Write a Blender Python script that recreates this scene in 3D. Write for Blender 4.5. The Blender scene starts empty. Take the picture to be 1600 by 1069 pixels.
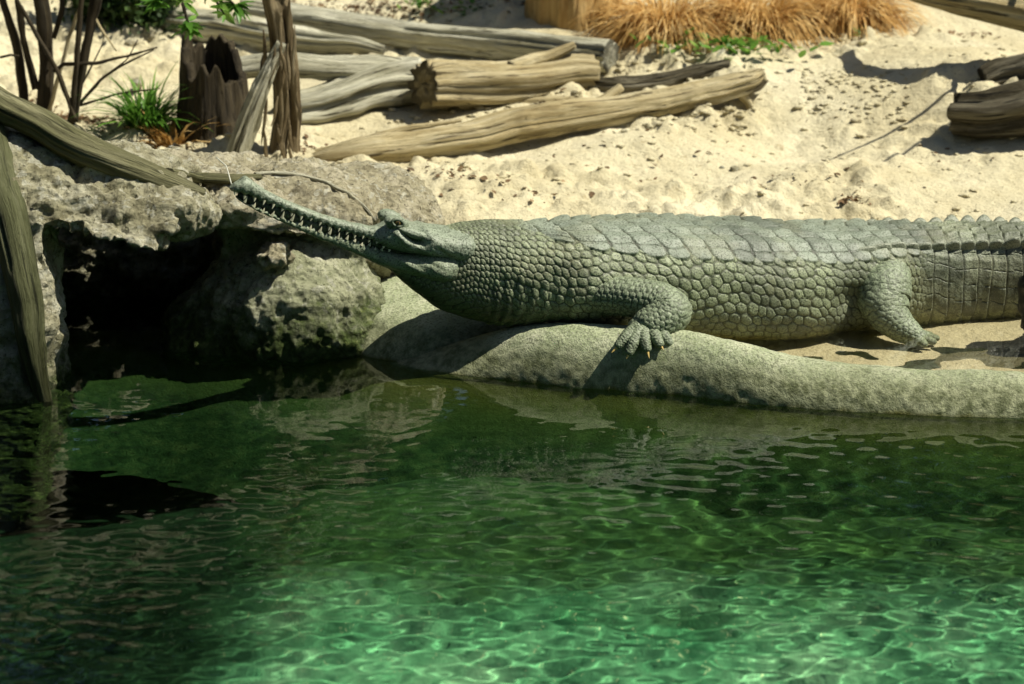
import bpy, bmesh, math, random
import numpy as np
from mathutils import Vector
random.seed(7)
RNG = np.random.default_rng(11)
S = bpy.context.scene
COL = S.collection

# ------------------------------------------------------------------ camera, sky, sun, exposure
CAM = np.array([0.0, -6.05, 1.74]); PITCH = math.radians(15); LENS = 85.0
cd = bpy.data.cameras.new('camera'); cam = bpy.data.objects.new('camera', cd); COL.objects.link(cam)
cam.location = CAM; cam.rotation_euler = (math.pi/2 - PITCH, 0, 0)
cd.lens = LENS; cd.sensor_width = 36; cd.clip_start = 0.1; cd.clip_end = 500
cd.dof.use_dof = True; cd.dof.focus_distance = 6.3; cd.dof.aperture_fstop = 4.0
S.camera = cam

SUN_EL, SUN_AZ = math.radians(56), math.radians(-6)      # azimuth from +x towards +y
sdir = Vector((math.cos(SUN_EL)*math.cos(SUN_AZ), math.cos(SUN_EL)*math.sin(SUN_AZ), math.sin(SUN_EL)))
w = bpy.data.worlds.new('World'); S.world = w; w.use_nodes = True
wn = w.node_tree
sky = wn.nodes.new('ShaderNodeTexSky'); sky.sky_type = 'NISHITA'; sky.sun_disc = False
sky.sun_elevation = SUN_EL; sky.sun_rotation = math.pi/2 - SUN_AZ
wn.links.new(sky.outputs[0], wn.nodes['Background'].inputs[0]); wn.nodes['Background'].inputs[1].default_value = 0.05
sl = bpy.data.lights.new('sun', 'SUN'); sl.energy = 5.0; sl.angle = math.radians(0.5); sl.color = (1.0, 0.95, 0.80)
sl.cycles.is_caustics_light = True
so = bpy.data.objects.new('sun', sl); COL.objects.link(so); so.rotation_euler = sdir.to_track_quat('Z', 'Y').to_euler()
S.view_settings.view_transform = 'Standard'; S.view_settings.look = 'None'
S.view_settings.gamma = 1; S.view_settings.exposure = 0.4; S.view_settings.use_curve_mapping = False
S.cycles.use_denoising = True; S.cycles.caustics_reflective = False; S.cycles.caustics_refractive = True
S.cycles.sample_clamp_indirect = 4; S.cycles.max_bounces = 8; S.cycles.diffuse_bounces = 3

# ------------------------------------------------------------------ pixel to place (1600 x 1069 photograph)
FPX = LENS/36*1600
FW = np.array([0, math.cos(PITCH), -math.sin(PITCH)]); UP = np.array([0, math.sin(PITCH), math.cos(PITCH)]); RT = np.array([1.0, 0, 0])
def ray(px, py): return RT*((px-800)/FPX) - UP*((py-534.5)/FPX) + FW
def Py(px, py, y): d = ray(px, py); return CAM + d*((y-CAM[1])/d[1])
def Pz(px, py, z): d = ray(px, py); return CAM + d*((z-CAM[2])/d[2])
def hit(px, py, fn, t0=5.0, t1=16.0):
    d = ray(px, py); t = np.arange(t0, t1, 0.012)
    P = CAM[None] + d[None]*t[:, None]
    below = P[:, 2] < fn(P[:, 0], P[:, 1])
    k = int(np.argmax(below)) if below.any() else len(t)-1
    return P[k]
def m_per_px(y): return (y-CAM[1])/math.cos(PITCH)/FPX

# ------------------------------------------------------------------ numpy noise
def _h(ix, iy, iz, seed):
    n = (ix.astype(np.int64)*374761393 + iy.astype(np.int64)*668265263 + iz.astype(np.int64)*1274126177 + seed*974634731) & 0xFFFFFFFF
    n = ((n ^ (n >> 13))*1274126177) & 0xFFFFFFFF
    n = ((n ^ (n >> 16))*2246822519) & 0xFFFFFFFF
    return ((n ^ (n >> 15)) & 0xFFFFFF)/float(0xFFFFFF)
def vnoise(x, y, z, seed=0):
    x, y, z = np.broadcast_arrays(np.asarray(x, float), np.asarray(y, float), np.asarray(z, float))
    ix, iy, iz = np.floor(x), np.floor(y), np.floor(z)
    fx, fy, fz = x-ix, y-iy, z-iz
    fx, fy, fz = [f*f*f*(f*(f*6-15)+10) for f in (fx, fy, fz)]
    r = 0
    for a in (0, 1):
        for b in (0, 1):
            for c in (0, 1):
                r = r + _h(ix+a, iy+b, iz+c, seed)*(fx if a else 1-fx)*(fy if b else 1-fy)*(fz if c else 1-fz)
    return r*2-1
def fbm(x, y, z, octs=4, seed=0, gain=0.5):
    r, a, f = 0, 1.0, 1.0
    for k in range(octs):
        r = r + a*vnoise(np.asarray(x)*f+k*7.3, np.asarray(y)*f+k*3.1, np.asarray(z)*f-k*5.7, seed+k); a *= gain; f *= 2.03
    return r
def sst(a, b, x):
    t = np.clip((x-a)/(b-a), 0, 1); return t*t*(3-2*t)
def fr(x): return x-np.floor(x)
def vor(U, V, jit=0.35, seed=0):
    j0 = np.floor(V); F1 = np.full(U.shape, 9.0); F2 = F1.copy(); ID = np.zeros(U.shape)
    for dj in (-1, 0, 1):
        j = j0+dj; off = 0.5*(np.abs(j) % 2); i0 = np.floor(U-off)
        for di in (-1, 0, 1):
            i = i0+di
            r1 = _h(i, j, i*0, seed); r2 = _h(i, j, i*0+1, seed)
            d = np.hypot(U-(i+off+.5+(r1-.5)*jit*2*.6), V-(j+.5+(r2-.5)*jit*2*.6))
            closer = d < F1
            F2 = np.where(closer, F1, np.minimum(F2, d)); ID = np.where(closer, r1, ID); F1 = np.where(closer, d, F1)
    return F1, F2, ID
def smooth1(a, n):
    if n < 1: return a
    k = np.exp(-np.linspace(-2, 2, 2*n+1)**2); k /= k.sum()
    return np.convolve(np.pad(a, n, mode='reflect', reflect_type='odd'), k, mode='valid')

# ------------------------------------------------------------------ mesh helpers
def tag(o, label=None, cat=None, group=None, kind=None):
    for k, v in (('label', label), ('category', cat), ('group', group), ('kind', kind)):
        if v: o[k] = v
    return o
def mesh_obj(name, V, F, m, parent=None, smooth=True, color=None, gco=None):
    V = np.asarray(V, float)
    me = bpy.data.meshes.new(name)
    F = np.asarray(F) if not isinstance(F, list) else F
    me.from_pydata(V.tolist(), [], F.tolist() if isinstance(F, np.ndarray) else F)
    if smooth: me.polygons.foreach_set('use_smooth', np.ones(len(me.polygons), bool))
    if color is not None:
        a = me.color_attributes.new('skin', 'FLOAT_COLOR', 'POINT')
        a.data.foreach_set('color', np.concatenate([color, np.ones((len(color), 1))], 1).astype(np.float32).ravel())
    if gco is not None:
        a = me.attributes.new('gco', 'FLOAT_VECTOR', 'POINT'); a.data.foreach_set('vector', np.asarray(gco, np.float32).ravel())
    if m: me.materials.append(m)
    me.update()
    o = bpy.data.objects.new(name, me); COL.objects.link(o)
    if parent: o.parent = parent
    return o
def empty(name, loc):
    o = bpy.data.objects.new(name, None); o.location = loc; COL.objects.link(o); o.empty_display_size = .1
    return o
def adopt(o, p):      # parent keeping world-space vertices
    o.parent = p; o.location = o.location - p.location
    return o
def gridF(nr, nc, wrap=False):
    cc = nc if wrap else nc-1
    r, c = np.meshgrid(np.arange(nr-1), np.arange(cc), indexing='ij')
    c2 = (c+1) % nc
    return np.stack([r*nc+c, r*nc+c2, (r+1)*nc+c2, (r+1)*nc+c], -1).reshape(-1, 4)
def merge(parts):
    Vs, Fs, Cs, n = [], [], [], 0
    for p in parts:
        Vs.append(p[0]); Fs.append(np.asarray(p[1])+n); n += len(p[0])
        if len(p) > 2: Cs.append(p[2])
    return np.concatenate(Vs), np.concatenate(Fs), (np.concatenate(Cs) if Cs else None)

# ------------------------------------------------------------------ materials
class M:
    def __init__(s, name):
        s.m = bpy.data.materials.new(name); s.m.use_nodes = True; s.t = s.m.node_tree
        s.b = s.t.nodes['Principled BSDF']; s.out = s.t.nodes['Material Output']
    def n(s, typ, ins=None, **props):
        nd = s.t.nodes.new('ShaderNode'+typ)
        for k, v in props.items(): setattr(nd, k, v)
        for k, v in (ins or {}).items():
            if hasattr(v, 'is_output'): s.t.links.new(v, nd.inputs[k])
            else: nd.inputs[k].default_value = v
        return nd
    def co(s, kind='Object', attr=None):
        if attr: return s.n('Attribute', attribute_name=attr).outputs['Vector']
        if kind == 'Pos': return s.n('NewGeometry').outputs['Position']
        return s.n('TexCoord').outputs[kind]
    def noise(s, scale, detail=4, rough=.55, vec=None, stretch=None, out=0, dist=0):
        v = vec if vec is not None else s.co('Pos')
        if stretch: v = s.n('Mapping', {'Vector': v, 'Scale': stretch}).outputs[0]
        return s.n('TexNoise', {'Vector': v, 'Scale': scale, 'Detail': detail, 'Roughness': rough, 'Distortion': dist}).outputs[out]
    def vorn(s, scale, feature='F1', vec=None, stretch=None, out='Distance'):
        v = vec if vec is not None else s.co('Pos')
        if stretch: v = s.n('Mapping', {'Vector': v, 'Scale': stretch}).outputs[0]
        return s.n('TexVoronoi', {'Vector': v, 'Scale': scale}, feature=feature).outputs[out]
    def ramp(s, fac, stops):
        nd = s.n('ValToRGB', {'Fac': fac}); e = nd.color_ramp.elements
        while len(e) < len(stops): e.new(0.5)
        for k, (p, c) in enumerate(stops):
            e[k].position = p; e[k].color = (c, c, c, 1) if not hasattr(c, '__len__') else tuple(c)+(1,)
        return nd.outputs[0]
    def mix(s, fac, a, b, mode='MIX'):
        nd = s.n('Mix', data_type='RGBA', blend_type=mode)
        for i, v in ((0, fac), (6, a), (7, b)):
            if hasattr(v, 'is_output'): s.t.links.new(v, nd.inputs[i])
            else: nd.inputs[i].default_value = v if i == 0 else (tuple(v)+(1,) if len(v) == 3 else v)
        return nd.outputs[2]
    def math(s, op, a, b=0.0, c=0.0):
        nd = s.n('Math', {0: a, 1: b, 2: c}, operation=op); return nd.outputs[0]
    def map(s, v, a, b, c=0.0, d=1.0):
        return s.n('MapRange', {0: v, 1: a, 2: b, 3: c, 4: d}, interpolation_type='SMOOTHSTEP').outputs[0]
    def z(s): return s.n('SeparateXYZ', {0: s.co('Pos')}).outputs[2]
    def bump(s, h, strength=.5, dist=.01, prev=None):
        ins = {'Height': h, 'Strength': strength, 'Distance': dist}
        if prev: ins['Normal'] = prev
        return s.n('Bump', ins).outputs[0]
    def fin(s, color=None, rough=.8, normal=None, spec=.3):
        for k, v in (('Base Color', color), ('Roughness', rough), ('Normal', normal), ('Specular IOR Level', spec)):
            if v is None: continue
            if hasattr(v, 'is_output'): s.t.links.new(v, s.b.inputs[k])
            else: s.b.inputs[k].default_value = tuple(v)+(1,) if hasattr(v, '__len__') else v
        return s.m

def m_sand():
    k = M('sand')
    c = k.ramp(k.noise(2.2, 5, .6), [(.3, (.54, .47, .29)), (.5, (.65, .585, .39)), (.7, (.72, .66, .47))])
    c = k.mix(k.map(k.noise(28, 6, .7), .56, .76), c, (.40, .32, .18))
    c = k.mix(k.map(k.noise(140, 3, .6), .61, .70), c, (.27, .20, .10))
    wet = k.map(k.math('ADD', k.z(), k.math('MULTIPLY', k.noise(5, 3), .06)), .085, .135, 1, 0)
    c = k.mix(k.math('MULTIPLY', wet, .5), c, (.50, .43, .27))
    pp = k.n('SeparateXYZ', {0: k.co('Pos')}).outputs
    away = k.math('MAXIMUM', k.map(pp[1], 4.4, 5.2), k.math('MAXIMUM', k.map(pp[1], -6.6, -7.1), k.map(k.math('ABSOLUTE', pp[0]), 4.2, 5.0)))
    c = k.mix(away, c, k.ramp(k.noise(3, 5), [(.35, (.03, .045, .015)), (.65, (.08, .085, .035))]))  # out-of-view ground coloured dark to cut bounced light
    c = k.mix(k.map(k.z(), .0, -.15), c, (.06, .10, .04))
    rough = k.map(wet, 0, 1, .95, .6)
    n = k.bump(k.noise(16, 7, .65), .9, .03)
    n = k.bump(k.noise(45, 6, .7), .6, .012, n)
    n = k.bump(k.noise(160, 4, .7), .5, .004, n)
    return k.fin(c, rough, n, .15)
def m_rock(name, pal, moss=(.045, .07, .015), mossz=(.25, .0), pores=.8):
    k = M(name)
    c = k.ramp(k.noise(9, 7, .65), [(.25, pal[0]), (.45, pal[1]), (.62, pal[2]), (.8, pal[3])])
    c = k.mix(k.map(k.noise(60, 4, .7), .55, .7), c, pal[0])
    c = k.mix(k.map(k.noise(6, 6, .7), .50, .64), c, k.ramp(k.noise(22, 5, .7), [(.35, tuple(x*.55 for x in pal[0])), (.6, pal[1])]))
    c = k.mix(k.math('MULTIPLY', k.map(k.noise(34, 5, .6), .55, .62), .6), c, (.62, .61, .50))
    c = k.mix(k.math('MULTIPLY', k.map(k.noise(75, 6, .75), .56, .66), .85), c, tuple(x*.3 for x in pal[0]))
    mz = k.math('ADD', k.z(), k.math('MULTIPLY', k.math('SUBTRACT', k.noise(11, 6, .7), .5), .45))
    mo = k.map(mz, mossz[0], mossz[1])
    mc = k.ramp(k.noise(45, 4, .6), [(.3, tuple(x*.35 for x in moss)), (.55, moss), (.75, (.17, .20, .06))])
    c = k.mix(mo, c, mc)
    n = k.bump(k.noise(30, 8, .7), 1.0, .03)
    n = k.bump(k.vorn(48), pores, .012, n)
    n = k.bump(k.noise(190, 4, .7), .5, .004, n)
    return k.fin(c, .9, n, .2)
def m_concrete():
    k = M('wet_concrete')
    c = k.ramp(k.noise(14, 6, .7), [(.3, (.27, .32, .17)), (.5, (.43, .47, .295)), (.72, (.64, .645, .46))])
    g = k.noise(150, 4, .7)
    c = k.mix(k.math('MULTIPLY', k.map(g, .47, .62), .8), c, (.09, .105, .05))
    c = k.mix(k.math('MULTIPLY', k.map(k.noise(300, 2), .56, .66), .7), c, (.50, .50, .40))
    zz = k.math('ADD', k.z(), k.math('MULTIPLY', k.math('SUBTRACT', k.noise(9, 5), .5), .05))
    c = k.mix(k.math('MULTIPLY', k.map(zz, .118, .045), .85), c, k.ramp(k.noise(38, 5, .7), [(.4, (.09, .10, .04)), (.62, (.34, .35, .21))]))
    c = k.mix(k.map(zz, .012, -.01), c, (.12, .115, .02))
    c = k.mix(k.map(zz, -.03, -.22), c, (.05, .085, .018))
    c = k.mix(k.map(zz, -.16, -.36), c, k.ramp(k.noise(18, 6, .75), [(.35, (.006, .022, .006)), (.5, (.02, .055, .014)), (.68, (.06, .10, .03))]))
    n = k.bump(g, .8, .006); n = k.bump(k.noise(40, 6, .7), .6, .012, n)
    return k.fin(c, .85, n, .2)
def m_wood(name, pal, grain=1.0, rough=.85, crack=.75):
    k = M(name); g = k.co(attr='gco')
    f = k.noise(46, 8, .72, g, (.07, 1, 1), dist=.4); f2 = k.noise(85, 5, .65, g, (.045, 1, 1), dist=.5); big = k.noise(9, 5, .65, g, (.35, 1, 1))
    c = k.ramp(k.math('ADD', k.math('MULTIPLY', f, .6), k.math('MULTIPLY', big, .4)), [(.3, pal[0]), (.44, pal[1]), (.56, pal[2]), (.7, pal[3])])
    cr = k.map(f2, .57, .63); c = k.mix(k.math('MULTIPLY', cr, crack), c, tuple(x*.35 for x in pal[0]))
    n = k.bump(f, grain, .02); n = k.bump(cr, -grain*.8, .008, n); n = k.bump(k.noise(60, 4, .6), .3, .006, n)
    return k.fin(c, rough, n, .2)
def m_skin():
    k = M('scaly_skin'); a = k.n('Attribute', attribute_name='skin').outputs['Color']
    sp = k.noise(215, 2, .5)
    c = k.mix(k.math('MULTIPLY', k.map(sp, .51, .62), .8), a, (.05, .06, .035))
    c = k.mix(k.math('MULTIPLY', k.map(k.noise(7, 4), .45, .75), .25), c, (.30, .32, .22))
    c = k.mix(k.math('MULTIPLY', k.map(k.noise(240, 2), .60, .72), .35), c, (.42, .44, .34))
    n = k.bump(sp, .5, .003); n = k.bump(k.noise(90, 5, .65), .5, .005, n)
    return k.fin(c, k.map(k.noise(60, 3), .3, .7, .42, .62), n, .5)
def m_leaf(name, cols, trans=.3, rough=.5):
    k = M(name)
    r = k.n('ObjectInfo').outputs['Random']
    c = k.ramp(k.noise(9, 3, .6), [(.3, cols[0]), (.5, cols[1]), (.7, cols[2])])
    k.fin(c, rough, None, .3)
    tr = k.n('BsdfTranslucent', {'Color': c})
    mx = k.n('MixShader', {0: trans, 1: k.b.outputs[0], 2: tr.outputs[0]})
    k.t.links.new(mx.outputs[0], k.out.inputs[0]); return k.m
def m_plain(name, col, rough=.5, spec=.4, var=.3, scale=40):
    k = M(name); c = k.mix(k.math('MULTIPLY', k.noise(scale, 4), var), col, tuple(x*.3 for x in col))
    return k.fin(c, rough, k.bump(k.noise(scale*3, 3), .2, .003), spec)
def m_water(name, tint):
    k = M(name)
    k.fin(tint, 0.0, None, .5); k.b.inputs['IOR'].default_value = 1.33; k.b.inputs['Transmission Weight'].default_value = 1
    return k.m
def m_poolfloor():
    k = M('pool_floor_algae_and_shade'); p = k.co('Pos')
    x = k.n('SeparateXYZ', {0: p}).outputs
    c = k.ramp(k.noise(3.5, 6, .65), [(.32, (.06, .22, .11)), (.5, (.17, .40, .22)), (.68, (.38, .60, .38))])
    c = k.mix(k.map(k.noise(26, 5, .7), .52, .7), c, (.05, .17, .09))
    c = k.mix(k.map(k.noise(70, 2), .66, .72), c, (.66, .70, .42))
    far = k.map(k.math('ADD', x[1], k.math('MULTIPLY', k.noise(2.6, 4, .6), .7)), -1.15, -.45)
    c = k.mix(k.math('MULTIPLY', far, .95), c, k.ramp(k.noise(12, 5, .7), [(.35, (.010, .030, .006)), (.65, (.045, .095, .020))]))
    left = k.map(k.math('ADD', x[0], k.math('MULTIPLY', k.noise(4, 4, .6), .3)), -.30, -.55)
    c = k.mix(k.math('MULTIPLY', left, .96), c, k.ramp(k.noise(14, 5, .7), [(.35, (.003, .014, .005)), (.65, (.014, .045, .016))]))  # left side painted dark where deep water would dim the light
    return k.fin(c, .9, k.bump(k.noise(20, 6, .7), .6, .02), .2)

SAND = m_sand()
ROCK = m_rock('gunite_rock', ((.14, .125, .065), (.37, .345, .22), (.53, .505, .37), (.70, .68, .55)), mossz=(.16, -.02))
SROCK = m_rock('sandy_rock', ((.20, .17, .10), (.42, .38, .25), (.55, .50, .36), (.68, .65, .50)), mossz=(-.3, -.5))
MOSSR = m_rock('mossy_rock', ((.16, .17, .09), (.38, .39, .25), (.52, .52, .36), (.62, .61, .45)), moss=(.07, .10, .025), mossz=(.22, .05))
CONC = m_concrete()
WGREY = m_wood('weathered_grey_wood', ((.17, .15, .085), (.44, .42, .30), (.64, .62, .48), (.78, .76, .63)), grain=1.3, crack=.9)
WTAN = m_wood('weathered_tan_wood', ((.16, .115, .05), (.40, .32, .165), (.56, .48, .29), (.70, .64, .46)), grain=1.2, crack=.85)
WDARK = m_wood('dark_old_wood', ((.02, .017, .010), (.085, .072, .044), (.24, .215, .15), (.50, .47, .36)), grain=1.5, crack=1.0)
WOLIVE = m_wood('mossy_olive_wood', ((.05, .05, .02), (.13, .128, .06), (.22, .21, .115), (.34, .325, .21)), grain=1.2)
WMOSS = m_wood('wet_mossy_wood', ((.025, .028, .010), (.065, .07, .028), (.12, .125, .06), (.22, .22, .13)), grain=1.3)
WCUT = m_wood('cut_tan_trunk', ((.17, .09, .03), (.42, .26, .09), (.55, .38, .16), (.64, .48, .24)), grain=.5, crack=.4)
BARK = m_wood('dark_bark', ((.018, .014, .009), (.04, .032, .02), (.07, .055, .032), (.12, .10, .06)))
PEEL = m_wood('peeling_brown_bark', ((.05, .035, .018), (.17, .125, .065), (.34, .27, .16), (.55, .47, .32)), grain=1.4)
SKIN = m_skin()
TOOTH = m_plain('tooth_ivory', (.62, .60, .42), .4, .5, .3, 300)
CLAW = m_plain('claw_yellow', (.62, .44, .14), .4, .5, .3, 200)
EYE = m_plain('eye_brown', (.16, .10, .02), .08, .8, .6, 260)
PUPIL = m_plain('pupil_black', (.004, .004, .004), .05, .8, 0)
GOLD = m_leaf('dry_golden_grass', ((.36, .17, .04), (.62, .39, .13), (.78, .60, .30)), .3, .7)
GREEN = m_leaf('fresh_green_leaf', ((.05, .13, .015), (.10, .24, .03), (.22, .36, .07)), .35, .4)
DKLEAF = m_leaf('dark_green_leaf', ((.015, .035, .010), (.035, .07, .018), (.07, .12, .03)), .25, .5)
LITTER = m_leaf('dry_leaf_litter', ((.05, .032, .016), (.14, .085, .04), (.34, .24, .13)), .1, .8)
WIRE = m_plain('pale_wire', (.6, .6, .5), .5, .4, .1)
WATER = m_water('pool_water', (.70, .95, .74))
def m_shallow():
    k = M('shallow_water'); tr = k.n('BsdfTransparent', {'Color': (.97, .97, .92, 1)}); gl = k.n('BsdfGlossy', {'Roughness': 0.0, 'Color': (1, 1, 1, 1)})
    mx = k.n('MixShader', {0: k.n('Fresnel', {'IOR': 1.33}).outputs[0], 1: tr.outputs[0], 2: gl.outputs[0]})
    k.t.links.new(mx.outputs[0], k.out.inputs[0]); return k.m
SHALLOW = m_shallow()
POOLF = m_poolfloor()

# ------------------------------------------------------------------ kerb line of the pool (rounded concrete roll)
RR = 0.15
_kpx = [600, 720, 860, 1000, 1200, 1400, 1600, 1900]
_kwl = [577, 585, 600, 612, 630, 648, 655, 655]
_kcz = [-.03, .05, .145, .145, .112, .093, .070, .070]
_kw = [Pz(a, b, 0) for a, b in zip(_kpx, _kwl)]
_kx = np.array([p[0] for p in _kw]); _kz = np.array(_kcz)
KF = .115
_kyc = np.array([p[1] for p in _kw]) + KF*.95
_kx = np.concatenate([[-1.9, -1.0, -.62], _kx, [5.0]]); _kz = np.concatenate([[-.12, -.11, -.05], _kz, [.07]]); _kyc = np.concatenate([[.70, .62, .46], _kyc, [_kyc[-1]-.25]])
def kerb_line(x):
    x = np.asarray(x, float); o = np.zeros_like(x); zc = np.zeros_like(x)
    for d in np.linspace(-.12, .12, 7):
        o = o+np.interp(x+d, _kx, _kyc)/7; zc = zc+np.interp(x+d, _kx, _kz)/7
    return o + .012*vnoise(x*3, 0, 0, 5), zc + .008*vnoise(x*4, 3, 0, 6)
def kerb_z(x, y):
    yc, zc = kerb_line(x); d = np.asarray(y)-yc
    back = np.where(d < RR, zc-RR+np.sqrt(np.maximum(RR**2-d*d, 0)), -1.0)
    return np.where(d > 0, back, np.where(d > -KF, -.04+(zc+.04)*np.sqrt(np.maximum(1-(d/KF)**2, 0)), -1.0))

# ------------------------------------------------------------------ ground height
def shore(x):
    x = np.asarray(x, float)
    return np.where(x > -.30, kerb_line(x)[0], kerb_line(np.full_like(x, -.30))[0] + .75*sst(-.30, -.55, x))
def gz(x, y, detail=True):
    x = np.asarray(x, float); y = np.asarray(y, float)
    z = np.interp(y, [-60, .0, .35, .75, .95, 1.3, 2.0, 2.6, 3.3, 4.0, 5, 7, 12, 60], [0, 0, 0, .012, .055, .09, .19, .28, .39, .60, .95, 1.6, 2.6, 4])
    z = z + .07*sst(.45, .15, x)*sst(1.2, .7, y)*sst(-.10, .12, x) - .06*sst(.05, -.1, x)*sst(1.0, .6, y)
    g = lambda cx, cy, rx, ry, a: a*np.exp(-((x-cx)/rx)**2-((y-cy)/ry)**2)
    z = z + g(1.75, 2.7, .45, .5, .13) + g(1.0, 2.35, .35, .3, -.06) + g(.75, 3.1, .4, .35, .07) + g(-.2, 1.6, .6, .3, .02) + g(1.9, 1.5, .6, .2, .02)
    if detail:
        a = sst(.75, 1.3, y); tr_ = sst(-.15, .45, fbm(x*1.7, y*2.4, 8, 3, 29))
        z = z + a*((.035*fbm(x*1.9, y*2.2, 0, 2, 21) + (.006+.022*tr_)*np.abs(fbm(x*6, y*7, 1, 3, 22)) + (.003+.013*tr_)*fbm(x*18, y*22, 2, 3, 23))
                   + .020*tr_*sst(.18, .6, fbm(x*13, y*13, 5, 3, 24))) + (1-a)*.004*fbm(x*9, y*9, 0, 2, 25)
    inpool = (np.abs(x) < 5.0) & (y > -7.2)
    z = np.where(inpool & (y < shore(x)), -1.3, z)
    z = np.where(~inpool & (y < .5), z + .25, z)
    return z
gs = lambda x, y: gz(x, y)
def axis(lo, hi, step, far, n):
    a = np.arange(lo, hi+step/2, step); e = np.geomspace(step*2, far, n)
    return np.concatenate([(a[0]-e)[::-1], a, a[-1]+e])
gx = axis(-2.4, 2.7, .0115, 60, 34); gy = axis(.05, 4.3, .0115, 60, 34)
X, Y = np.meshgrid(gx, gy)
tag(mesh_obj('ground', np.stack([X, Y, gz(X, Y)], -1).reshape(-1, 3), gridF(len(gy), len(gx)), SAND), kind='structure')

# pool floor: light ledge to the right, deep dark channel on the left
px_ = np.linspace(-5.2, 5.2, 260); py_ = np.linspace(-7.3, 1.6, 220); X, Y = np.meshgrid(px_, py_)
Z = -.42 - .55*sst(-.30, -1.4, X+.12*vnoise(X*2, Y*2, 0, 3)) - .15*sst(-.5, .1, Y) + .05*fbm(X*1.6, Y*1.6, 0, 4, 31)
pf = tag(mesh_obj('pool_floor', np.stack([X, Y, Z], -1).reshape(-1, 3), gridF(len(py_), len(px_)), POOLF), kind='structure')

# pool water: real waves
wx = axis(-1.75, 1.75, .0085, 3.4, 22); wy = axis(-2.4, .6, .0085, 4.6, 22); wy = wy[wy < 1.5]
X, Y = np.meshgrid(wx, wy); Z = np.zeros_like(X)
wr = np.random.default_rng(4)
near = sst(.2, -1.6, Y); rgt = sst(-.4, 1.1, X)*sst(.2, -.4, Y)
for k in range(46):
    a = wr.normal(1.45, .55); L = wr.uniform(.025, .095); ph = wr.uniform(0, 6.28)
    warp = .5*np.sin(X*1.9+ph)+.4*np.sin(Y*2.3+1.7*ph)
    amp = .00026*(L/.12)**1.4*(.07+.80*near+.28*rgt)
    Z += amp*np.sin((X*math.cos(a)+Y*math.sin(a))*6.2832/L+ph+warp)
d = np.hypot(X-1.5, Y+.35)
Z += .0007*np.sin(d*6.2832/.085)*np.exp(-((d-.75)/.5)**2)*sst(.1, -.2, Y)
pw = tag(mesh_obj('pool_water', np.stack([X, Y, Z], -1).reshape(-1, 3), gridF(len(wy), len(wx)), WATER), kind='structure')
# shallow water behind the kerb
SHZ = .042
sx = np.linspace(.30, 4.6, 500); sv = np.linspace(0, 1, 150); X, T = np.meshgrid(sx, sv)
yk = kerb_line(X)[0]; Y = yk+.03 + T*(.98-yk)
Z = SHZ + .0004*fbm(X*9, Y*14, 0, 2, 41) + .0005*np.sin(np.hypot(X-1.12, Y-.33)*70)*np.exp(-np.hypot(X-1.12, Y-.33)*5)
sw = tag(mesh_obj('shallow_water', np.stack([X, Y, Z], -1).reshape(-1, 3), gridF(150, 500), SHALLOW), kind='structure')

# kerb mesh
kx = np.concatenate([np.linspace(_kx[0], -.72, 120), np.arange(-.715, 1.7, .006), np.linspace(1.7, 4.95, 60)])
ka = np.concatenate([np.linspace(-math.pi*.62, math.pi*.5, 90)])
X, A = np.meshgrid(kx, ka, indexing='ij'); yc, zc = kerb_line(X)
rn = RR + .006*fbm(X*5, A*.8, 0, 2, 51) + .0016*fbm(X*60, A*9, 3, 2, 52)
rs = rn/RR; fz = np.maximum(zc+.04, .02)
Yk = np.where(A > 0, yc-KF*rs*np.sin(A), yc-rn*np.sin(A)); Zk = np.where(A > 0, zc-fz+fz*(rs*np.cos(A)+(1-rs)*0), zc-RR+rn*np.cos(A)) + np.where(A > 0, 0, (rn-RR)*0)
Zk = np.where(A > 0, zc-fz+fz*np.cos(A)+(rn-RR)*np.cos(A), Zk)
V = np.stack([X, Yk, Zk], -1)
rows = [V]
for dy_, z_ in ((.02, -.08), (.06, -.13), (.13, -.20), (.24, -.29), (.40, -.42), (.60, -.62)):
    q = V[:, -1:, :].copy(); q[..., 1] -= dy_*(1+.25*vnoise(q[..., 0]*3, dy_*4, 0, 8)); q[..., 2] = z_+.02*vnoise(q[..., 0]*6, dy_*9, 2, 9); rows.append(q)
V = np.concatenate(rows, 1)
kerb = tag(mesh_obj('concrete_kerb', V.reshape(-1, 3), gridF(V.shape[0], V.shape[1])[:, ::-1], CONC),
           'rounded speckled concrete kerb along the pool edge under the clawed forefoot', 'kerb')

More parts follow.
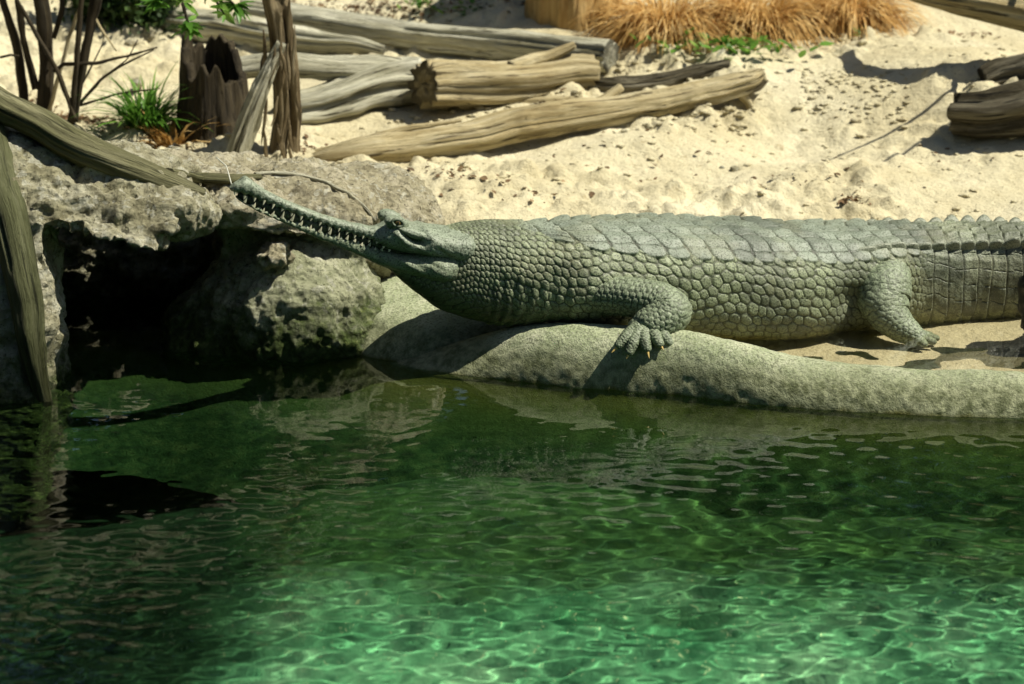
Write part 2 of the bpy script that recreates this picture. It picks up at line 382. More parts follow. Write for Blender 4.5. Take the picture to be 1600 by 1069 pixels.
# ------------------------------------------------------------------ rocks: union of shapes, voxel remeshed, weathered
def rock(name, prims, m, voxel=.009, amp=(.02, .010), freq=(5, 19), seed=0, pit=.0, sub=None):
    bm = bmesh.new()
    for kind, c, r, rot in prims:
        if kind == 'p':      # prism: c = (x0, x1, dz per metre), r = outline in y, z
            vs = [[bm.verts.new((x_, y_, z_+c[2]*(x_-c[0]))) for y_, z_ in r] for x_ in c[:2]]
            n_ = len(r); bm.faces.new(vs[0]); bm.faces.new(vs[1][::-1])
            for q in range(n_): bm.faces.new((vs[0][q], vs[1][q], vs[1][(q+1) % n_], vs[0][(q+1) % n_]))
            continue
        if kind == 'e': g = bmesh.ops.create_icosphere(bm, subdivisions=4, radius=1)['verts']
        else: g = bmesh.ops.create_cube(bm, size=2)['verts']
        from mathutils import Euler
        R = Euler(rot).to_matrix()
        for v in g: v.co = R @ Vector((v.co.x*r[0], v.co.y*r[1], v.co.z*r[2])) + Vector(c)
    bmesh.ops.recalc_face_normals(bm, faces=bm.faces)
    me = bpy.data.meshes.new(name); bm.to_mesh(me); bm.free()
    o = bpy.data.objects.new(name, me); COL.objects.link(o)
    md = o.modifiers.new('r', 'REMESH'); md.mode = 'VOXEL'; md.voxel_size = voxel; md.use_smooth_shade = True
    s = o.modifiers.new('s', 'SMOOTH'); s.factor = .6; s.iterations = 6
    dg = bpy.context.evaluated_depsgraph_get(); me2 = bpy.data.meshes.new_from_object(o.evaluated_get(dg))
    o.modifiers.clear(); o.data = me2; me2.name = name; bpy.data.meshes.remove(me)
    n = len(me2.vertices); P = np.empty(n*3); me2.vertices.foreach_get('co', P); P = P.reshape(-1, 3)
    N = np.empty(n*3); me2.vertices.foreach_get('normal', N); N = N.reshape(-1, 3)
    d = amp[0]*fbm(*(P*freq[0]).T, 3, seed) + amp[1]*fbm(*(P*freq[1]).T, 4, seed+9)
    d = d + amp[1]*.6*np.abs(fbm(*(P*freq[1]*2.3).T, 3, seed+17))
    if pit: d = d - pit*sst(.25, .6, fbm(*(P*26).T, 2, seed+5)) - pit*sst(.3, .5, fbm(*(P*11).T, 2, seed+6))
    P = P + N*d[:, None]
    me2.vertices.foreach_set('co', P.ravel()); me2.polygons.foreach_set('use_smooth', np.ones(len(me2.polygons), bool)); me2.update()
    me2.materials.clear(); me2.materials.append(m)
    return o

ledge = rock('rock_ledge', [
    ('p', (-2.2, -1.185, -.05), [(-.34, -.7), (-.19, -.05), (-.11, .28), (-.03, .50), (.12, .62), (.24, .62), (.16, .1), (.10, -.7)], 0),
    ('p', (-2.2, -1.75, 0), [(.0, -.7), (.0, .66), (1.2, .6), (1.2, -.7)], 0),     # pillar beside the cave
    ('p', (-2.0, -.90, -.24), [(-.05, .63), (.02, .71), (.12, .79), (.26, .815), (.6, .72), (.85, .55), (.3, .60)], 0),   # slab over the cave
    ('p', (-1.25, -.86, -.05), [(-.02, .425), (.06, .50), (.2, .545), (.5, .50), (.5, .42)], 0),
    ('e', (-.90, .26, .42), (.12, .22, .075), (-.2, .15, 0)),
    ('p', (-2.0, -.70, 0), [(.95, -.7), (.95, .34), (1.25, .34), (1.25, -.7)], 0),                              # back of the cave
], ROCK, amp=(.020, .010), freq=(5, 16), seed=61, pit=.012)
tag(ledge, 'rough grey rock ledge with a dark cave opening at the water', 'rock')
srock = rock('sandy_rock', [
    ('e', (-.57, .66, .365), (.24, .30, .080), (0, .14, 0)), ('e', (-.74, .46, .405), (.12, .18, .060), (0, .25, 0)),
    ('e', (-.45, .85, .25), (.24, .35, .15), (0, 0, 0)), ('b', (-.60, .85, .15), (.25, .22, .2), (0, 0, 0)),
    ('p', (-1.0, -.55, -.12), [(.30, .385), (.32, .45), (.95, .46), (.95, .36)], 0),
], SROCK, voxel=.008, amp=(.014, .012), seed=71, pit=.010)
tag(srock, 'pitted sandy coloured rock under and behind the raised snout', 'rock')
mb = rock('mossy_boulder', [
    ('e', (-.61, .50, .035), (.28, .26, .255), (0, .05, -.10)), ('e', (-.80, .50, -.04), (.18, .20, .20), (0, 0, 0)), ('b', (-.58, .56, -.25), (.22, .18, .3), (0, 0, 0)), ('b', (-.60, .62, .12), (.20, .15, .2), (0, 0, 0)),
], MOSSR, voxel=.007, amp=(.015, .009), seed=81, pit=.007)
tag(mb, 'mossy green grey boulder at the back of the cave, half in shadow', 'boulder')
knob = rock('rock_lump', [('e', (0, 0, 0), (.055, .05, .035), (0, .1, 0)), ('e', (.02, 0, .012), (.035, .04, .03), (0, 0, 0))], SROCK, voxel=.005, amp=(.012, .010), freq=(14, 40), seed=91)
knob.location = Py(428, 402, .33); tag(knob, 'small crumbly rock lump on the mossy boulder beneath the snout', 'rock')
apron = rock('concrete_apron', [('e', (-.22, .62, -.02), (.34, .40, .17), (0, 0, .2)), ('b', (-.2, .7, -.3), (.25, .25, .3), (0, 0, .2))], CONC, voxel=.008, amp=(.008, .002), seed=95)
tag(apron, 'smooth sunlit concrete slope below the throat beside the mossy boulder', 'concrete slope')
for o in (kerb, ledge, srock, mb, apron, pf, bpy.data.objects['ground']): o.cycles.is_caustics_receiver = True
pw.cycles.is_caustics_caster = True

# ------------------------------------------------------------------ the gharial
gar = empty('gharial', (.55, .47, 0.0))
tag(gar, 'green grey gharial with a long toothy snout lying on the kerb', 'gharial')
parts = []
#        px,  spine y, half width, top (py), bottom (py, or height in metres when below 1)
TB = [(596, .150, .022, 399, 409), (620, .158, .042, 392, 432), (650, .172, .064, 378, 456), (680, .185, .082, 360, 478), (720, .21, .103, 350, 494),
      (760, .23, .123, 347, 503), (800, .25, .145, 349, 507), (850, .28, .168, 351, .115), (900, .31, .190, 346, .10), (1000, .39, .215, 343, .055),
      (1100, .47, .233, 345, .015), (1200, .55, .233, 349, -.005), (1300, .63, .205, 353, -.005), (1350, .66, .182, 354, -.005), (1400, .69, .162, 354, -.005),
      (1500, .74, .138, 354, -.005), (1600, .78, .122, 356, -.005), (1700, .81, .112, 359, -.005), (1850, .86, .095, 366, -.005), (2100, .90, .065, 385, -.005), (2400, .90, .02, 420, .0)]
tb = []
for px, y, hw, tp, bt in TB:
    zt = Py(px, tp, y)[2]; zb = bt if bt < 1 else Py(px, bt, y)[2]
    tb.append((px, Py(px, 430, y)[0], y, hw, zt, zb))
tb = np.array(tb)
pf_ = np.concatenate([np.arange(596, 1660, 1.25), np.linspace(1661, 2400, 130)])
col = [smooth1(np.interp(pf_, tb[:, 0], tb[:, k]), 14) for k in range(1, 6)]
sxx, syy, hw, zt, zb = col
ds = np.hypot(np.gradient(sxx), np.gradient(syy)); sarc = np.cumsum(ds)
tx, ty = smooth1(np.gradient(sxx)/ds, 40), smooth1(np.gradient(syy)/ds, 40)
th = np.concatenate([np.linspace(-.9, 2.75, 300), np.linspace(2.77, 2*math.pi-.93, 60)])
PP, TH = np.meshgrid(pf_, th, indexing='ij')
c_ = lambda a: np.repeat(a[:, None], len(th), 1)
tail = sst(1330, 1430, PP)
ex = .86 - .10*tail
sn, cs = np.sin(TH), np.cos(TH)
lat = c_(hw)*np.sign(sn)*np.abs(sn)**ex
zc0 = (zt+zb)/2; hh = (zt-zb)/2
vert = np.where(cs > 0, np.abs(cs)**(.92), -np.abs(cs)**(.80))
vert = vert*c_(hh)
lat = lat*(1+.05*np.maximum(-cs, 0)*(1-tail))
B = np.stack([c_(sxx)+c_(ty)*lat, c_(syy)-c_(tx)*lat, c_(zc0)+vert], -1)
dB = np.linalg.norm(np.diff(B, axis=1), axis=2); arc = np.concatenate([np.zeros((len(pf_), 1)), np.cumsum(dB, 1)], 1)
i0 = int(np.argmin(np.abs(th))); a = arc - arc[:, i0:i0+1]; aa = np.abs(a)
ib = int(np.argmin(np.abs(th-math.pi))); half = (arc[:, ib]-arc[:, i0])[:, None]
def normals(B):
    n = np.cross(np.gradient(B, axis=1), np.gradient(B, axis=0)); n /= np.linalg.norm(n, axis=2, keepdims=True)+1e-12
    return n
N = normals(B); cen = np.stack([c_(sxx), c_(syy), c_(zc0)], -1)
if np.mean(np.sum(N*(B-cen), 2)) < 0: N = -N
SA = c_(sarc)
# --- flank: rows of oval scales
p = np.interp(pf_, [590, 700, 745, 800, 860, 950, 1200, 1330, 1380, 1500], [.014, .0115, .0135, .020, .026, .031, .032, .022, .024, .028])
wU = .35*fbm(SA*10, a*10, 0, 2, 201); wV = .35*fbm(SA*10, a*10, 9, 2, 202)
U = c_(np.cumsum(ds/p))+wU; q = np.interp(pf_, [590, 720, 850, 1000, 1300, 1400], [.015, .0155, .024, .029, .028, .026])
V = a/c_(q) + wV
skew = -.30*a/c_(p)
F1, F2, ID = vor(U+skew, V, .32, 3); fl = sst(.01, .15, F2-F1)*(1-.62*sst(.45, .60, F1)); dome = fl*(1-.9*np.minimum(F1, .6)**2)
# --- belly plates
F1b, F2b, IDb = vor(SA/.046+.3*a/.05, a/.042, .18, 5); be = sst(.03, .22, F2b-F1b)
wb = sst(.70, .76, aa/half)*sst(700, 800, PP)*(1-tail)
# throat plates: transverse straps
wt = sst(.60, .70, aa/half)*(1-sst(820, 900, PP))
F1t, F2t, IDt = vor(SA/.05, a/.022, .10, 8); tp_ = sst(.02, .16, F2t-F1t)
# --- back scutes in cross rows
Ad = np.interp(pf_, [700, 790, 840, 900, 1000, 1100, 1250, 1350, 1450, 1600, 1900], [.012, .03, .10, .165, .205, .22, .21, .175, .13, .10, .08])[:, None]
SAw = SA+.006*fbm(SA*14, a*14, 0, 2, 61)-.42*aa*sst(1520, 1380, PP)+.02*(aa/Ad)**2; Aw = aa+.007*fbm(SA*16, a*12, 4, 2, 62)
f_ = fr(SAw/.066); row = np.floor(SAw/.066)
gcol = Aw/Ad*3.5; g_ = fr(gcol)
bd = np.minimum(np.minimum(f_, 1-f_)*.066, np.minimum(g_, 1-g_)*Ad/3.5*np.where(gcol < .4, 9, 2.6)+.0012)
sc = sst(.0004, .0060, bd-.0045*np.clip(np.abs(2*f_-1)+np.abs(2*g_-1)-1.45, 0, 1)*1.6)
IDs = _h(row, np.floor(gcol), row*0, 12)
keel = np.exp(-((g_-.55)/.16)**2)
lobe = (1-(2*np.abs(f_-.5))**3)
sch = .85*sc*(.0026+.0045*f_+.0035*(1-(2*f_-1)**2)*(1-(2*g_-1)**2)) + .0038*keel*sc*f_
wd = sst(0, 1, np.clip((Ad - aa + .022*(lobe-.6))/.006, 0, 1))*sst(770, 850, PP)
# --- tail rings
St = SA+.004*fbm(SA*18, a*18, 0, 2, 63)+.02*np.sin(aa/half*3); At = aa+.008*fbm(SA*20, a*8, 3, 2, 64)+.012*_h(np.floor(SA/.0475), aa*0, aa*0, 3)
ft = fr(St/.0475); rowt = np.floor(St/.0475); gt_ = fr(At/.046); ct = np.floor(At/.046)
bt_ = np.minimum(np.minimum(ft, 1-ft)*.0475, np.minimum(gt_, 1-gt_)*.046*3.2+.001)
sct = sst(0, .006, bt_); IDt2 = _h(rowt, ct, rowt*0, 33)
tlh = sct*(.002+.0085*ft**1.5) + .0065*np.exp(-((gt_-.5)/.2)**2)*sct*sst(.5, .1, aa/half)
h = .0040*dome
h = h*(1-wt)+.0030*tp_*wt
h = h*(1-wb)+.0036*be*wb
h = h*(1-wd)+sch*wd
tw = sst(1385, 1425, PP)*(1-wd*sst(1500, 1380, PP))
h = h*(1-tw)+tlh*tw
ncks = sst(730, 770, PP)*sst(900, 840, PP)
h += ncks*.0022*np.sin(SA*6.2832/.034 + 3*fbm(SA*8, a*8, 2, 2, 88))*sst(.35, .6, aa/half)
h += .005*fbm(SA*9, a*9, 0, 3, 77)
# shoulder and hip bulges so the limbs grow out of the trunk
for (bx, bz, y_, r, am) in ((925, 462, .14, .085, .020), (1395, 415, .52, .085, .022)):
    c0 = Py(bx, bz, y_); h += am*np.exp(-(np.linalg.norm(B-c0, axis=2)/r)**2)
c0 = Py(1335, 470, .42); h -= .03*np.exp(-(np.linalg.norm(B-c0, axis=2)/.05)**2)
Vb = B + N*h[..., None]
def lerp(a, b, t): return a*(1-t[..., None])+np.asarray(b)*t[..., None]
C = np.zeros(B.shape)+np.array([.05, .06, .026])
flc = np.array([.295, .35, .20])*(.70+.42*ID[..., None])
C = lerp(C, flc, fl)
C = lerp(C, lerp(np.zeros(B.shape)+[.04, .05, .02], np.array([.11, .15, .06])*(.8+.4*IDt[..., None]), tp_), wt)
C = lerp(C, lerp(np.zeros(B.shape)+[.07, .07, .025], np.array([.33, .325, .13])*(.8+.35*IDb[..., None]), be), wb)
C = lerp(C, lerp(np.zeros(B.shape)+[.055, .064, .036], np.array([.275, .33, .25])*(.84+.26*IDs[..., None]), sc), wd)
mot = sst(-.1, .35, fbm(SA*55, a*55, 0, 3, 91))
tcol = np.array([.30, .345, .225])*(.8+.35*IDt2[..., None])*(1-.5*mot[..., None]*sst(.2, .5, aa/half)[..., None])
C = lerp(C, lerp(np.zeros(B.shape)+[.04, .045, .022], tcol, sct), tw)
C = lerp(C, C*np.array([1.12, 1.05, .62]), .6*sst(.62, .85, aa/half)*sst(900, 1000, PP))
blot = sst(-.05, .55, fbm(SA*7, a*7, 0, 4, 301)); C = C*(1-.38*blot)[..., None]; mud = sst(.25, .6, fbm(SA*11, a*11, 5, 4, 302)); C = lerp(C, [.27, .26, .13], .2*mud)
C = C*np.array([.86, .83, .84])
nr, nc = B.shape[:2]
parts.append((Vb.reshape(-1, 3), gridF(nr, nc, True), C.reshape(-1, 3)))

# --- crest fins along the tail: near row, far row
def fin(base, T, Nn, Lt, ln, ht, th_):
    u = np.linspace(0, 1, 14); prof = np.sin(np.pi*np.clip(u, 0, 1)**1.35)**.5*ht
    rows = []
    for k, (o, hsc) in enumerate(((-th_, 0), (-th_*.5, .75), (0, 1.0), (th_*.5, .75), (th_, 0))):
        rows.append(base[None]+T[None]*((u-.4)*ln)[:, None]+Nn[None]*(prof*hsc-.004*(hsc == 0))[:, None]+Lt[None]*o)
    v = np.stack(rows); c = np.zeros(v.shape)+np.array([.25, .27, .20])
    return (v.reshape(-1, 3), gridF(5, 14), c.reshape(-1, 3))
for side, ang in ((1, .80), (-1, -.62)):
    rows = np.unique(np.floor(sarc/.0475))
    for r_ in rows:
        k = int(np.argmin(np.abs(sarc-(r_+.75)*.0475)))
        if pf_[k] < 1290 or pf_[k] > 2250: continue
        j = int(np.argmin(np.abs(th-ang)))
        gsz = float(sst(1270, 1560, pf_[k]))
        T = np.array([tx[k], ty[k], 0]); Lt = np.array([ty[k], -tx[k], 0])
        n_ = N[k, j]*.75+np.array([0, 0, .55])+Lt*side*.25; n_ /= np.linalg.norm(n_)
        parts.append(fin(Vb[k, j]-n_*.002, T, n_, np.cross(T, n_), .060, .008+.033*gsz, .009))

# --- head
HC = Py(660, 391, .17); tip = Py(365, 305, .04)
HA = (tip-HC)/np.linalg.norm(tip-HC); HL = np.array([.259, -.966, 0.]); HN = np.cross(HA, HL); HN = HN if HN[2] > 0 else -HN
HL = np.cross(HN, HA); HL = HL if HL[1] < 0 else -HL
def hp(px, py, l=0.0):
    d = ray(px, py); o = HC+HL*l; t = np.dot(o-CAM, HL)/np.dot(d, HL); p = CAM+d*t-o
    return np.dot(p, HA), np.dot(p, HN)
def hw_(t, l, n): return HC+HA*t+HL*l+HN*n
def head_sweep(top, bot, wid, scallop=0, expo=(.9, .8), nst=420, nth=130, feats=(), ucol=(.25, .29, .21)):
    tt = np.array([hp(*p) for p in top]); bb = np.array([hp(*p) for p in bot])
    ww = np.array([(hp(p, np.interp(p, [q[0] for q in top], [q[1] for q in top]))[0], w) for p, w in wid])
    tt, bb, ww = [q[np.argsort(q[:, 0])] for q in (tt, bb, ww)]
    t = np.linspace(max(tt[0, 0], bb[0, 0]), min(tt[-1, 0], bb[-1, 0]), nst)
    zt = smooth1(np.interp(t, tt[:, 0], tt[:, 1]), 6); zb = smooth1(np.interp(t, bb[:, 0], bb[:, 1]), 6); w = smooth1(np.interp(t, ww[:, 0], ww[:, 1]), 6)
    ends = np.clip(np.minimum((t-t[0])/.045, (t[-1]-t)/.010), 0, 1); ends = np.sqrt(np.clip(1-(1-ends)**2, 0.02, 1))
    if scallop:
        ph = np.cumsum(np.gradient(t)/(.021*np.clip(.55+.5*(t-.12)/.2, .5, 1.05)))
        zz = .0032*np.cos(ph*6.2832)*sst(.10, .14, t)*sst(t[-1]-.01, t[-1]-.03, t)
        if scallop > 0: zb = zb+zz
        else: zt = zt+zz
    w = w*ends; m = (zt+zb)/2; hh = (zt-zb)/2*ends
    ang = np.linspace(0, 2*math.pi, nth, endpoint=False)
    Tt, An = np.meshgrid(t, ang, indexing='ij'); r = lambda a: np.repeat(a[:, None], nth, 1)
    sn, cs = np.sin(An), np.cos(An)
    L = r(w)*np.sign(sn)*np.abs(sn)**expo[0]; Nn = r(m)+r(hh)*np.sign(cs)*np.abs(cs)**expo[1]
    P = HC+HA*Tt[..., None]+HL*L[..., None]+HN*Nn[..., None]
    nn = normals(P); ce = HC+HA*Tt[..., None]+HN*r(m)[..., None]
    if np.mean(np.sum(nn*(P-ce), 2)) < 0: nn = -nn
    d = .0012*fbm(Tt*60, L*60, Nn*60, 3, 5)
    tone = np.ones(Tt.shape)
    for (px, py, l, rt, rn, ang_, am) in feats:
        ft_, fn_ = hp(px, py, l)
        ca, sa = math.cos(ang_), math.sin(ang_)
        dt, dn = Tt-ft_, Nn-fn_; e1, e2 = dt*ca+dn*sa, -dt*sa+dn*ca
        for s_ in (1, -1):
            gss = np.exp(-(e1/rt)**2-(e2/rn)**2-((L-s_*l)/.045)**2)
            d = d+am*gss
    P = P+nn*d[..., None]
    # fine wrinkly skin on the cheeks, pebbly skin near the neck
    F1, F2, ID = vor(Tt/.011, (An*r(hh+w)*.55)/.011, .4, 9); pb = sst(.02, .25, F2-F1)*sst(-.055, -.09, Tt)
    P = P+nn*(.0018*pb)[..., None]
    c = np.zeros(P.shape)+np.array(ucol); c *= (1+.16*fbm(Tt*40, L*40, Nn*40, 3, 6))[..., None]
    c = lerp(c, c*.55, (1-sst(.02, .2, F2-F1))*sst(-.055, -.09, Tt)*.8)
    return P, nn, gridF(P.shape[0], P.shape[1], True), c, (t, zt, zb, w)
UT = [(358, 292), (366, 286), (378, 279), (392, 280), (402, 288), (420, 300), (450, 314), (500, 334), (550, 348), (580, 353), (592, 352), (602, 348), (615, 345), (630, 345), (650, 349), (680, 353), (710, 356), (748, 362)]
UB = [(358, 297), (366, 300), (380, 303), (392, 307), (402, 311), (420, 318), (450, 330), (500, 349), (550, 365), (580, 375), (592, 380), (602, 385), (615, 389), (630, 392), (650, 394), (680, 400), (710, 405), (748, 410)]
UW = [(358, .014), (366, .024), (380, .030), (395, .029), (410, .022), (450, .0195), (550, .022), (578, .026), (590, .034), (600, .054), (615, .066), (650, .080), (690, .094), (748, .098)]
EYEL = .050
featsU = [(621, 344, EYEL, .026, .017, .0, .016), (600, 341, .03, .012, .014, 0, .006), (650, 371, .076, .027, .014, .62, -.032), (668, 361, .075, .03, .008, .62, .007),
          (628, 374, .07, .03, .008, .45, .006), (625, 360, .066, .014, .010, 0, .004), (692, 396, .09, .02, .006, .35, -.010), (384, 277, .010, .010, .008, 0, .006), (650, 385, .08, .05, .006, .2, .005)]
Pu, Nu, Fu, Cu, prU = head_sweep(UT, UB, UW, 1, feats=featsU)
parts.append((Pu.reshape(-1, 3), Fu, Cu.reshape(-1, 3)))
LT = [(368, 305), (380, 312), (400, 322), (420, 331), (450, 341), (500, 359), (550, 373), (590, 385), (620, 390), (650, 388), (680, 386), (705, 389), (722, 397)]
LB = [(368, 309), (380, 317), (400, 328), (420, 338), (450, 351), (500, 374), (550, 394), (590, 413), (620, 422), (650, 431), (680, 437), (705, 436), (722, 428)]
LW = [(368, .018), (380, .022), (410, .018), (450, .017), (550, .020), (590, .032), (620, .056), (650, .076), (680, .092), (705, .100), (722, .100)]
featsL = [(690, 425, .09, .03, .02, .2, .008), (640, 415, .07, .05, .007, .2, .005), (660, 405, .08, .05, .005, .2, -.006)]
Pl, Nl, Fl, Cl, prL = head_sweep(LT, LB, LW, -1, feats=featsL, ucol=(.23, .27, .175))
parts.append((Pl.reshape(-1, 3), Fl, Cl.reshape(-1, 3)))

def blob(c, ax, r, col, n=(24, 32)):
    u, v = np.meshgrid(np.linspace(0, math.pi, n[0]), np.linspace(0, 2*math.pi, n[1], endpoint=False), indexing='ij')
    sp = np.stack([np.cos(u), np.sin(u)*np.cos(v), np.sin(u)*np.sin(v)], -1)*np.asarray(r)
    P = c+sp @ np.asarray(ax); P = P+.0015*fbm(*(P*90).transpose(2, 0, 1), 3, 3)[..., None]
    return (P.reshape(-1, 3), gridF(n[0], n[1], True), (np.zeros(P.shape)+np.array(col)).reshape(-1, 3))
t_, n_ = hp(620, 346, EYEL)
for s_ in (1, -1):
    parts.append(blob(hw_(t_-.003, s_*.040, n_-.006), (HA, HN, HL), (.034, .019, .021), (.225, .265, .185)))
    parts.append(blob(hw_(t_-.055, s_*.060, n_-.016), (HA*.96-HN*.27*0, HN, HL), (.050, .012, .018), (.24, .28, .20)))
t, zt_, zb_, w_ = prL; kk = np.arange(0, len(t), 8); ml = []
for k in kk:
    zu = float(np.interp(t[k], prU[0], prU[2]))+.006; zl = zt_[k]-.006; wl = w_[k]*.62
    ml.append([hw_(t[k], s*wl, z_) for s, z_ in ((1, zl), (1, zu), (-1, zu), (-1, zl))])
ml = np.array(ml); parts.append((ml.reshape(-1, 3), gridF(len(kk), 4, True), np.zeros((len(kk)*4, 3))+[.02, .022, .015]))  # near-black sheet filling the mouth gap, shade put in as colour

# --- limbs: tapering tubes with scale relief
def tube(pts, rad, flat=1.0, nth=60, step=.0022, cell=.014, seed=0, rel=.0022, colr=(.23, .275, .17), endround=True, updir=(0, 0, 1)):
    pts = np.asarray(pts, float); rad = np.asarray(rad, float)
    L = np.concatenate([[0], np.cumsum(np.linalg.norm(np.diff(pts, axis=0), axis=1))])
    n = max(12, int(L[-1]/step)); s = np.linspace(0, L[-1], n); k = max(1, int(n/(len(pts)*2.6)))
    c = np.stack([smooth1(np.interp(s, L, pts[:, i]), k) for i in range(3)], -1); r = smooth1(np.interp(s, L, rad), k)
    if endround:
        e = np.clip((s[-1]-s)/(r[-1]*.9), 0, 1); r = r*np.sqrt(np.clip(1-(1-e)**2, .0, 1))+1e-5
    T = np.gradient(c, axis=0); T /= np.linalg.norm(T, axis=1, keepdims=True)
    u = np.cross(T, np.asarray(updir, float)); u /= np.linalg.norm(u, axis=1, keepdims=True)+1e-9; v = np.cross(u, T)
    an = np.linspace(0, 2*math.pi, nth, endpoint=False)
    dirs = u[:, None]*np.cos(an)[None, :, None]+v[:, None]*(np.sin(an)*flat)[None, :, None]
    Sg, Ag = np.meshgrid(s, an, indexing='ij')
    F1, F2, ID = vor(Sg/cell, np.minimum(Ag, 2*math.pi-Ag)*np.mean(rad)/cell, .3, seed); g = sst(.03, .25, F2-F1)
    P = c[:, None]+dirs*(r[:, None]+rel*(g-.5)*np.clip(r/np.max(rad)*2, 0, 1)[:, None])[..., None]
    C = lerp(np.zeros(P.shape)+np.array(colr)*.42, np.array(colr)*(.85+.3*ID[..., None]), g)
    return (P.reshape(-1, 3), gridF(n, nth, True), C.reshape(-1, 3))
def kz(px, py, lift=0): return hit(px, py, lambda x, y: kerb_z(x, y)+lift, 5.6, 7.0)
arm = [Py(885, 458, .24), Py(935, 460, .165), Py(985, 464, .125), Py(1030, 472, .10), Py(1046, 486, .075), Py(1032, 500, .055), Py(1010, 513, .035), Py(996, 524, .02)]
parts.append(tube(arm, [.045, .057, .056, .058, .063, .060, .050, .030], .9, 96, cell=.016, seed=101, rel=.004))
parts.append(tube([Py(1040, 478, .08), Py(1058, 498, .06), Py(1062, 513, .05)], [.036, .038, .024], 1, 60, cell=.014, seed=102, rel=.004))
parts.append(tube([Py(1022, 496, .05), Py(1004, 514, .025), Py(996, 524, .005)], [.05, .046, .030], .62, 60, cell=.012, seed=103, rel=.003))
claws = []
for k, (b, m, t, yy, cl) in enumerate((((996, 513), (978, 527), (962, 544), -.036, 1), ((998, 516), (989, 535), (981, 556), -.048, 0), ((1006, 516), (1007, 531), (1012, 551), -.044, 1),
                                   ((1018, 514), (1024, 526), (1034, 543), -.036, 0), ((1028, 513), (1038, 526), (1050, 541), -.024, 0))):
    P0 = Py(*b, yy+.055); P1 = Py(*m, yy+.02); P2 = Py(*t, yy)
    parts.append(tube([P0, P1, P2], [.021, .0165, .0095], .9, 32, .0016, cell=.0075, seed=110+k, rel=.0026))
    claws.append((P2, P2-P1, cl))
leg = [Py(1392, 400, .62), Py(1384, 425, .53), Py(1380, 450, .47), Py(1382, 474, .435), Py(1392, 496, .41), Py(1410, 513, .39), Py(1430, 525, .37), Py(1450, 533, .36)]
parts.append(tube(leg, [.045, .068, .078, .072, .060, .047, .034, .018], .85, 90, cell=.017, seed=121, rel=.0028))
for k, (dx, dy) in enumerate(((1456, 523), (1468, 529), (1464, 536), (1448, 541))):
    parts.append(tube([Py(1425, 522, .372), Pz(dx, dy, .022)], [.024, .009], .8, 20, .003, cell=.01, seed=130+k, rel=.001))
Vv, Ff, Cc = merge(parts)
body = mesh_obj('body', Vv, Ff, SKIN, color=Cc); adopt(body, gar)

def cone_mesh(name, m, bend=.25, nth=8, ns=6):
    u = np.linspace(0, 1, ns); an = np.linspace(0, 2*math.pi, nth, endpoint=False)
    v = [];
    for k in u:
        r = (1-k)**.75*.5+.02*(k == 1)
        v += [(r*math.cos(x_)+bend*k*k, r*math.sin(x_), k) for x_ in an]
    me = bpy.data.meshes.new(name); me.from_pydata(v, [], gridF(ns, nth, True).tolist()); me.polygons.foreach_set('use_smooth', np.ones(len(me.polygons), bool)); me.materials.append(m)
    return me
TM = cone_mesh('tooth', TOOTH); CM = cone_mesh('claw', CLAW, .35, 10, 7)
def place(name, me, pos, d, wdt, ln, parent, ref=None):
    o = bpy.data.objects.new(name, me); COL.objects.link(o); o.parent = parent
    d = Vector(d).normalized(); o.rotation_mode = 'QUATERNION'; o.rotation_quaternion = d.to_track_quat('Z', 'X')
    o.scale = (wdt, wdt, ln); o.location = Vector(pos)-parent.location
    return o
for jaw, pr, sgn in (('u', prU, -1), ('l', prL, 1)):
    t, zt_, zb_, w_ = pr; tcur = t[-1]-(.012 if jaw == 'u' else .022)
    while tcur > .10:
        sc_ = float(np.clip(.55+.5*(tcur-.1)/.2, .5, 1.0))
        k = int(np.argmin(np.abs(t-tcur)))
        for side in (1, -1):
            nb = zb_[k]+.003 if jaw == 'u' else zt_[k]-.004
            pos = hw_(tcur, side*(w_[k]*.86), nb)
            dr = HN*sgn+HL*side*(.32 if jaw == 'u' else .25)-HA*(.05 if jaw == 'u' else .18)+HA*random.uniform(-.12, .12)
            place('tooth', TM, pos, dr, .0094*(.7+.3*sc_), (.0120 if jaw == 'u' else .0175)*sc_*random.uniform(.65, 1.2), gar)
        tcur -= .0265*sc_
for P2, dr, cl in claws:
    dd = dr/np.linalg.norm(dr)
    place('claw', CM, P2-dd*.005, dd+np.array([0, 0, -.25]), .0105, .022 if cl else .014, gar)
